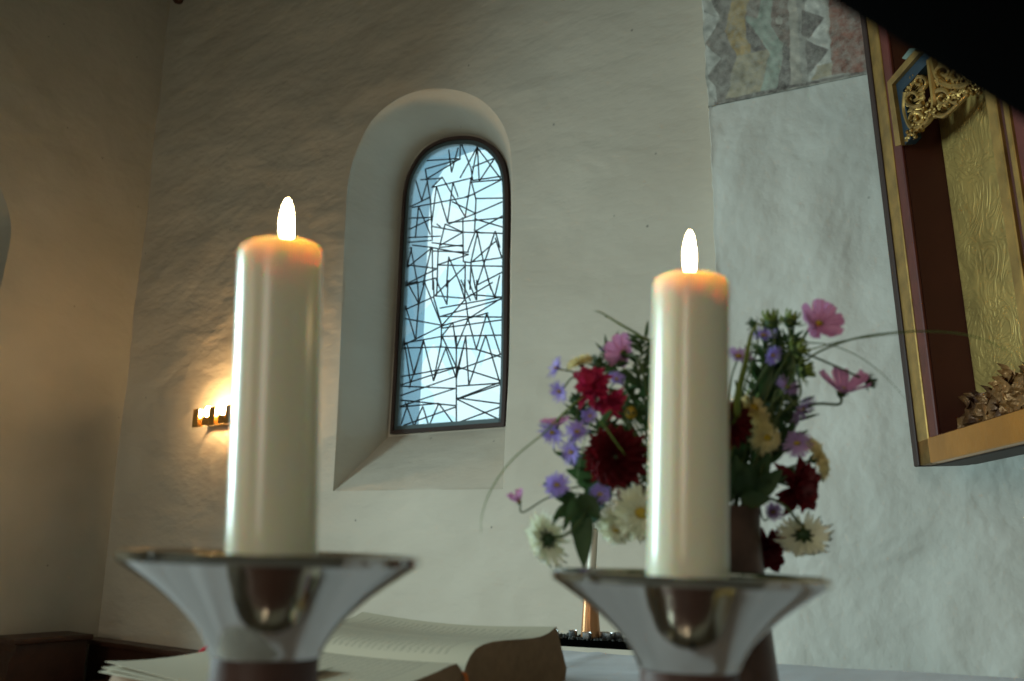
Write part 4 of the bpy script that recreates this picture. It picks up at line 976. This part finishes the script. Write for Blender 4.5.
shr = thing('altarpiece', fpt(0.3, z0, 0.08), 'gilded and dark red carved altarpiece case hanging at the right, cut off by the frame', 'altarpiece')
def fbox(name, sa, sb, za, zb, d0, d1, m_, bw=0.003, parent=None):
    bm = bmesh.new(); box(bm, fpt(sa, za, d0), fpt(sb, za, d0) - fpt(sa, za, d0), US * (zb - za), NI * (d1 - d0)); bev(bm, bw, 1)
    return obj(name, bm, m_, parent or shr, smooth=False)
fbox('outer_edge', 0, wa, z0, ztop, -0.012, DEP, M['darkbrown'])
zi = sc(932, 437)[1]
fbox('gilded_stile', wa, wg, z0 + 0.001, ztop, -0.006, 0.03, M['gold'])
fbox('red_moulding', wg, wr, zi - 0.003, ztop, -0.002, 0.008, M['red'], 0.003)
fbox('side_lining', wg, wr - 0.004, zi, ztop, 0.008, DEP, M['darkred'])
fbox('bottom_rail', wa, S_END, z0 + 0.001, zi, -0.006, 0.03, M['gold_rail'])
fbox('case_floor', wa, S_END, z0 - 0.002, zi - 0.012, 0.03, DEP, M['darkbrown'])
fbox('case_back', wa, S_END, z0, ztop, DEP, DEP + 0.02, M['darkbrown'])
fbox('gilded_ground', wr - 0.004, s_in + 0.12, zi - 0.02, ztop, DEP - 0.012, DEP, M['brocade'])
gw = 0.075
fbox('gilded_stile', s_in, s_in + 0.045, zi, ztop, -0.004, 0.05, M['gold'])
fbox('dark_moulding', s_in + 0.045, s_in + 0.085, zi, ztop, 0.004, DEP, M['darkred'], 0.004)
fbox('gilded_stile', s_in + 0.085, s_in + 0.105, zi, ztop, -0.010, 0.05, M['gold'], 0.003)
fbox('red_moulding', s_in + 0.105, s_in + 0.20, zi, ztop, -0.004, 0.05, M['red'], 0.006)
fbox('gilded_ground', s_in + 0.20, S_END, zi, ztop, 0.03, 0.05, M['brocade'])
# cut-corner tracery frame in blue and gold
def fpoly_prism(name, pxs, d0, d1, m_):
    bm = bmesh.new(); prism(bm, [fp(x, y, 0) + NI * d0 for x, y in pxs], NI * (d1 - d0)); return obj(name, bm, m_, shr, smooth=False)
fpoly_prism('tracery_edge', [(918.5, 50), (891, 82), (899.5, 146), (905, 144.5), (896, 84.5), (924, 52.5)], -0.012, 0.03, M['gold'])
fpoly_prism('tracery_panel', [(925, 52), (896, 84.5), (905, 145), (911, 138), (903, 90), (932, 58)], 0.0, 0.03, M['blue'])
fpoly_prism('tracery_edge', [(906, 58), (914, 48), (920, 48), (912, 60)], -0.012, 0.03, M['grey_green'])
# pierced gilded foliage: rib, scrolls and leaf tips
bm = bmesh.new()
def fpath(pts, r, r2=None, dep=0.004):
    P = spline([fp(x, y) + NI * dep for x, y in pts], 6); tube(bm, P, r, 7, taper=(r2 / r if r2 else 0.6))
fpath([(929, 60), (931, 80), (933, 105), (926, 122), (908, 136)], 0.011, 0.008)
fpath([(931, 58), (937, 78), (950, 86), (968, 84), (982, 76)], 0.010, 0.007)
fpath([(931, 112), (942, 116), (955, 106), (968, 92)], 0.008, 0.005)
fpath([(905, 92), (904, 110), (911, 128), (924, 124)], 0.010, 0.007)
def scroll(cx, cy, r, a0, turns, rr, dep=0.0):
    fpath([(cx + r * (1 - 0.75 * k / 14) * math.cos(a0 + turns * 2 * PI * k / 14), cy + r * (1 - 0.75 * k / 14) * math.sin(a0 + turns * 2 * PI * k / 14)) for k in range(15)], rr, rr * 0.7, dep)
for q in ((914, 98, 10, 0.5, 1.1, 0.007), (918, 118, 8, 3.0, 1.2, 0.006), (920, 82, 8, 1.5, -1.1, 0.006), (944, 72, 9, 2.0, 1.1, 0.006), (957, 76, 8, 0.3, -1.2, 0.006), (943, 98, 9, 4.0, 1.2, 0.007), (955, 96, 7, 1.0, 1.1, 0.006), (972, 78, 7, 3.2, 1.0, 0.006)): scroll(*q)
for i in range(46):
    u = i / 45; x = 906 + 72 * u; y = 138 - 54 * u - 8 * math.sin(PI * u); an = random.uniform(-0.6, 0.9) + (i % 2) * 1.6
    c = fp(x, y); leaf(bm, c - NI * 0.004, fp(x + 8 * math.cos(an), y - 5 + 10 * math.sin(an)) - NI * 0.008, 0.026, NI, 0.2, n=6)
for i in range(26):
    an = 2 * PI * i / 26; leaf(bm, fp(915 + 9 * math.cos(an), 100 + 26 * math.sin(an)), fp(915 + 3 * math.cos(an + 0.5), 100 + 14 * math.sin(an + 0.5)) - NI * 0.006, 0.022, NI, 0.2, n=6)
for i in range(18):
    leaf(bm, fp(934 + 2.4 * i, 80 + 6 * math.sin(i)), fp(937 + 2.4 * i, 92 - 5 * (i % 3)) - NI * 0.006, 0.020, NI, 0.2, n=6)
for i in range(60):
    u = random.random(); x = 908 + 70 * u + random.uniform(-4, 4); y = 134 - 52 * u + random.uniform(-12, 9) - 9 * math.sin(PI * u)
    c = fp(x, y) + NI * random.uniform(-0.004, 0.012)
    blob(bm, c, *[random.uniform(0.004, 0.009) for _ in range(3)], n=7)
for i in range(22):
    a_ = random.uniform(0, 2 * PI); c = fp(914 + 9 * math.cos(a_), 100 + 25 * math.sin(a_)) + NI * 0.006
    blob(bm, c, *[random.uniform(0.004, 0.009) for _ in range(3)], n=7)
obj('carved_foliage', bm, M['gold'], shr)
# carved relief in the lower part of the case
bm = bmesh.new()
for i in range(26):
    u = i / 25; x = 972 + 80 * u + random.uniform(-3, 3); y = 424 - 40 * min(1, u * 2.2) * random.random() ** 0.5
    blob(bm, fp(x, y, 0.085), 0.030, 0.034, random.uniform(0.024, 0.040), n=14, lump=0.5)
for i in range(60):
    u = random.random(); x = 966 + 85 * u; h_ = min(1, 0.35 + u * 1.5); y = 424 - random.random() ** 0.6 * 46 * h_
    c = fp(x, y, random.uniform(0.05, 0.075)); an = random.uniform(-0.9, 0.9)
    if c.z < zi: continue
    leaf(bm, c, c - D * 0.05 * math.sin(an) + US * 0.04 * math.cos(an) - NI * 0.01, 0.034, NI, 0.25, n=6)
obj('carved_relief', bm, M['relief'], shr)

# ------------------------------------------------------------------ dark wooden stalls in the corner
def wallz(px, py, b): return onwall(px, py, b).z
bz = onwall(150, 647, BW - 0.12).z
t = thing('low_bench_back', ab(4.2, BW - 0.12, 0), 'low dark wooden panelling along the foot of the window wall, beside the book', 'bench')
aend = AL - 0.04
bm = bmesh.new(); box(bm, ab(2.6, BW - 0.07, 0), A * (aend - 2.6), B * 0.04, Z * (bz - 0.03)); obj('board', bm, M['wood'], t, smooth=False)
bm = bmesh.new(); box(bm, ab(2.6, BW - 0.14, bz - 0.03), A * (aend - 2.6), B * 0.12, Z * 0.03); bev(bm, 0.008); obj('cap_rail', bm, M['wood'], t, smooth=False)
bm = bmesh.new(); box(bm, ab(2.6, BW - 0.42, 0.0), A * (aend - 3.0), B * 0.26, Z * 0.42); bev(bm, 0.01); obj('seat_box', bm, M['wood'], t, smooth=False)
# taller stall end against the left wall
q1 = hit(17, 639, A * (AL - 0.3), A); q2 = hit(88, 636, A * (AL - 0.3), A)
b1, b2 = q1.dot(B), min(q2.dot(B), BW - 0.15); zt = q1.z
t = thing('stall_end', ab(AL - 0.3, (b1 + b2) / 2, 0), 'taller dark wooden stall end with moulded cap in the left corner', 'choir stall')
prof = [(0.012, zt), (0.012, zt - 0.03), (-0.008, zt - 0.05), (-0.02, zt - 0.06), (-0.035, zt - 0.10), (-0.035, zt - 0.2), (-0.06, zt - 0.24), (-0.09, zt - 0.3), (-0.09, 0), (-0.6, 0)]
lo, hi = min(b1, b2), max(b1, b2)
bm = bmesh.new(); prism(bm, [ab(AL - 0.3, lo - 0.02 - x, z) for x, z in ((-0.02, zt - 0.03), (-0.02, zt - 0.07), (0.01, zt - 0.12), (0.01, zt - 0.18), (0.04, zt - 0.25), (0.04, 0))] + [ab(AL - 0.3, hi, 0), ab(AL - 0.3, hi, zt - 0.03)], A * 0.26)
obj('end_panel', bm, M['wood'], t, smooth=False)
bm = bmesh.new(); box(bm, ab(AL - 0.33, lo - 0.03, zt - 0.03), A * 0.3, B * (hi - lo + 0.05), Z * 0.03); bev(bm, 0.008); obj('cap', bm, M['wood'], t, smooth=False)

# ------------------------------------------------------------------ thick black bar, very near, top right
def lin(x): return 0.615 * (x - 840) + 8 - (3 if 870 < x < 1000 else 0)
yb_ = 0.36; Rb = 0.052
q0, q1 = at(700, lin(700), yb_), at(1180, lin(1180), yb_ - 0.02)
dr = (q1 - q0).normalized(); off = dr.cross(ray(930, 58)).normalized(); off = off if off.z > 0 else -off
q0 += off * Rb; q1 += off * Rb
t = thing('hanging_bar', (q0 + q1) / 2, 'thick black out-of-focus bar cutting diagonally across the top right corner, very near', 'bar')
bm = bmesh.new(); Lb = (q1 - q0).length
lathe(bm, q0, dr, [(0, 0), (Rb * 0.7, 0.004), (Rb * 0.95, 0.016), (Rb, 0.035), (Rb, Lb - 0.035), (Rb * 0.95, Lb - 0.016), (Rb * 0.7, Lb - 0.004), (0, Lb)], 48)
obj('bar', bm, M['black'], t)
for f_ in (0.35, 0.85):
    p = q0.lerp(q1, f_) + Z * Rb * 0.8
    bm = bmesh.new(); lathe(bm, p, Z, [(0, 0), (0.016, 0), (0.016, 0.03), (0.007, 0.04), (0, 0.04)], 20); obj('collar', bm, M['black'], t)
    bm = bmesh.new(); tube(bm, [p + Z * 0.035, V((p.x, p.y, 5.199))], 0.005, 8); obj('rod', bm, M['black'], t)
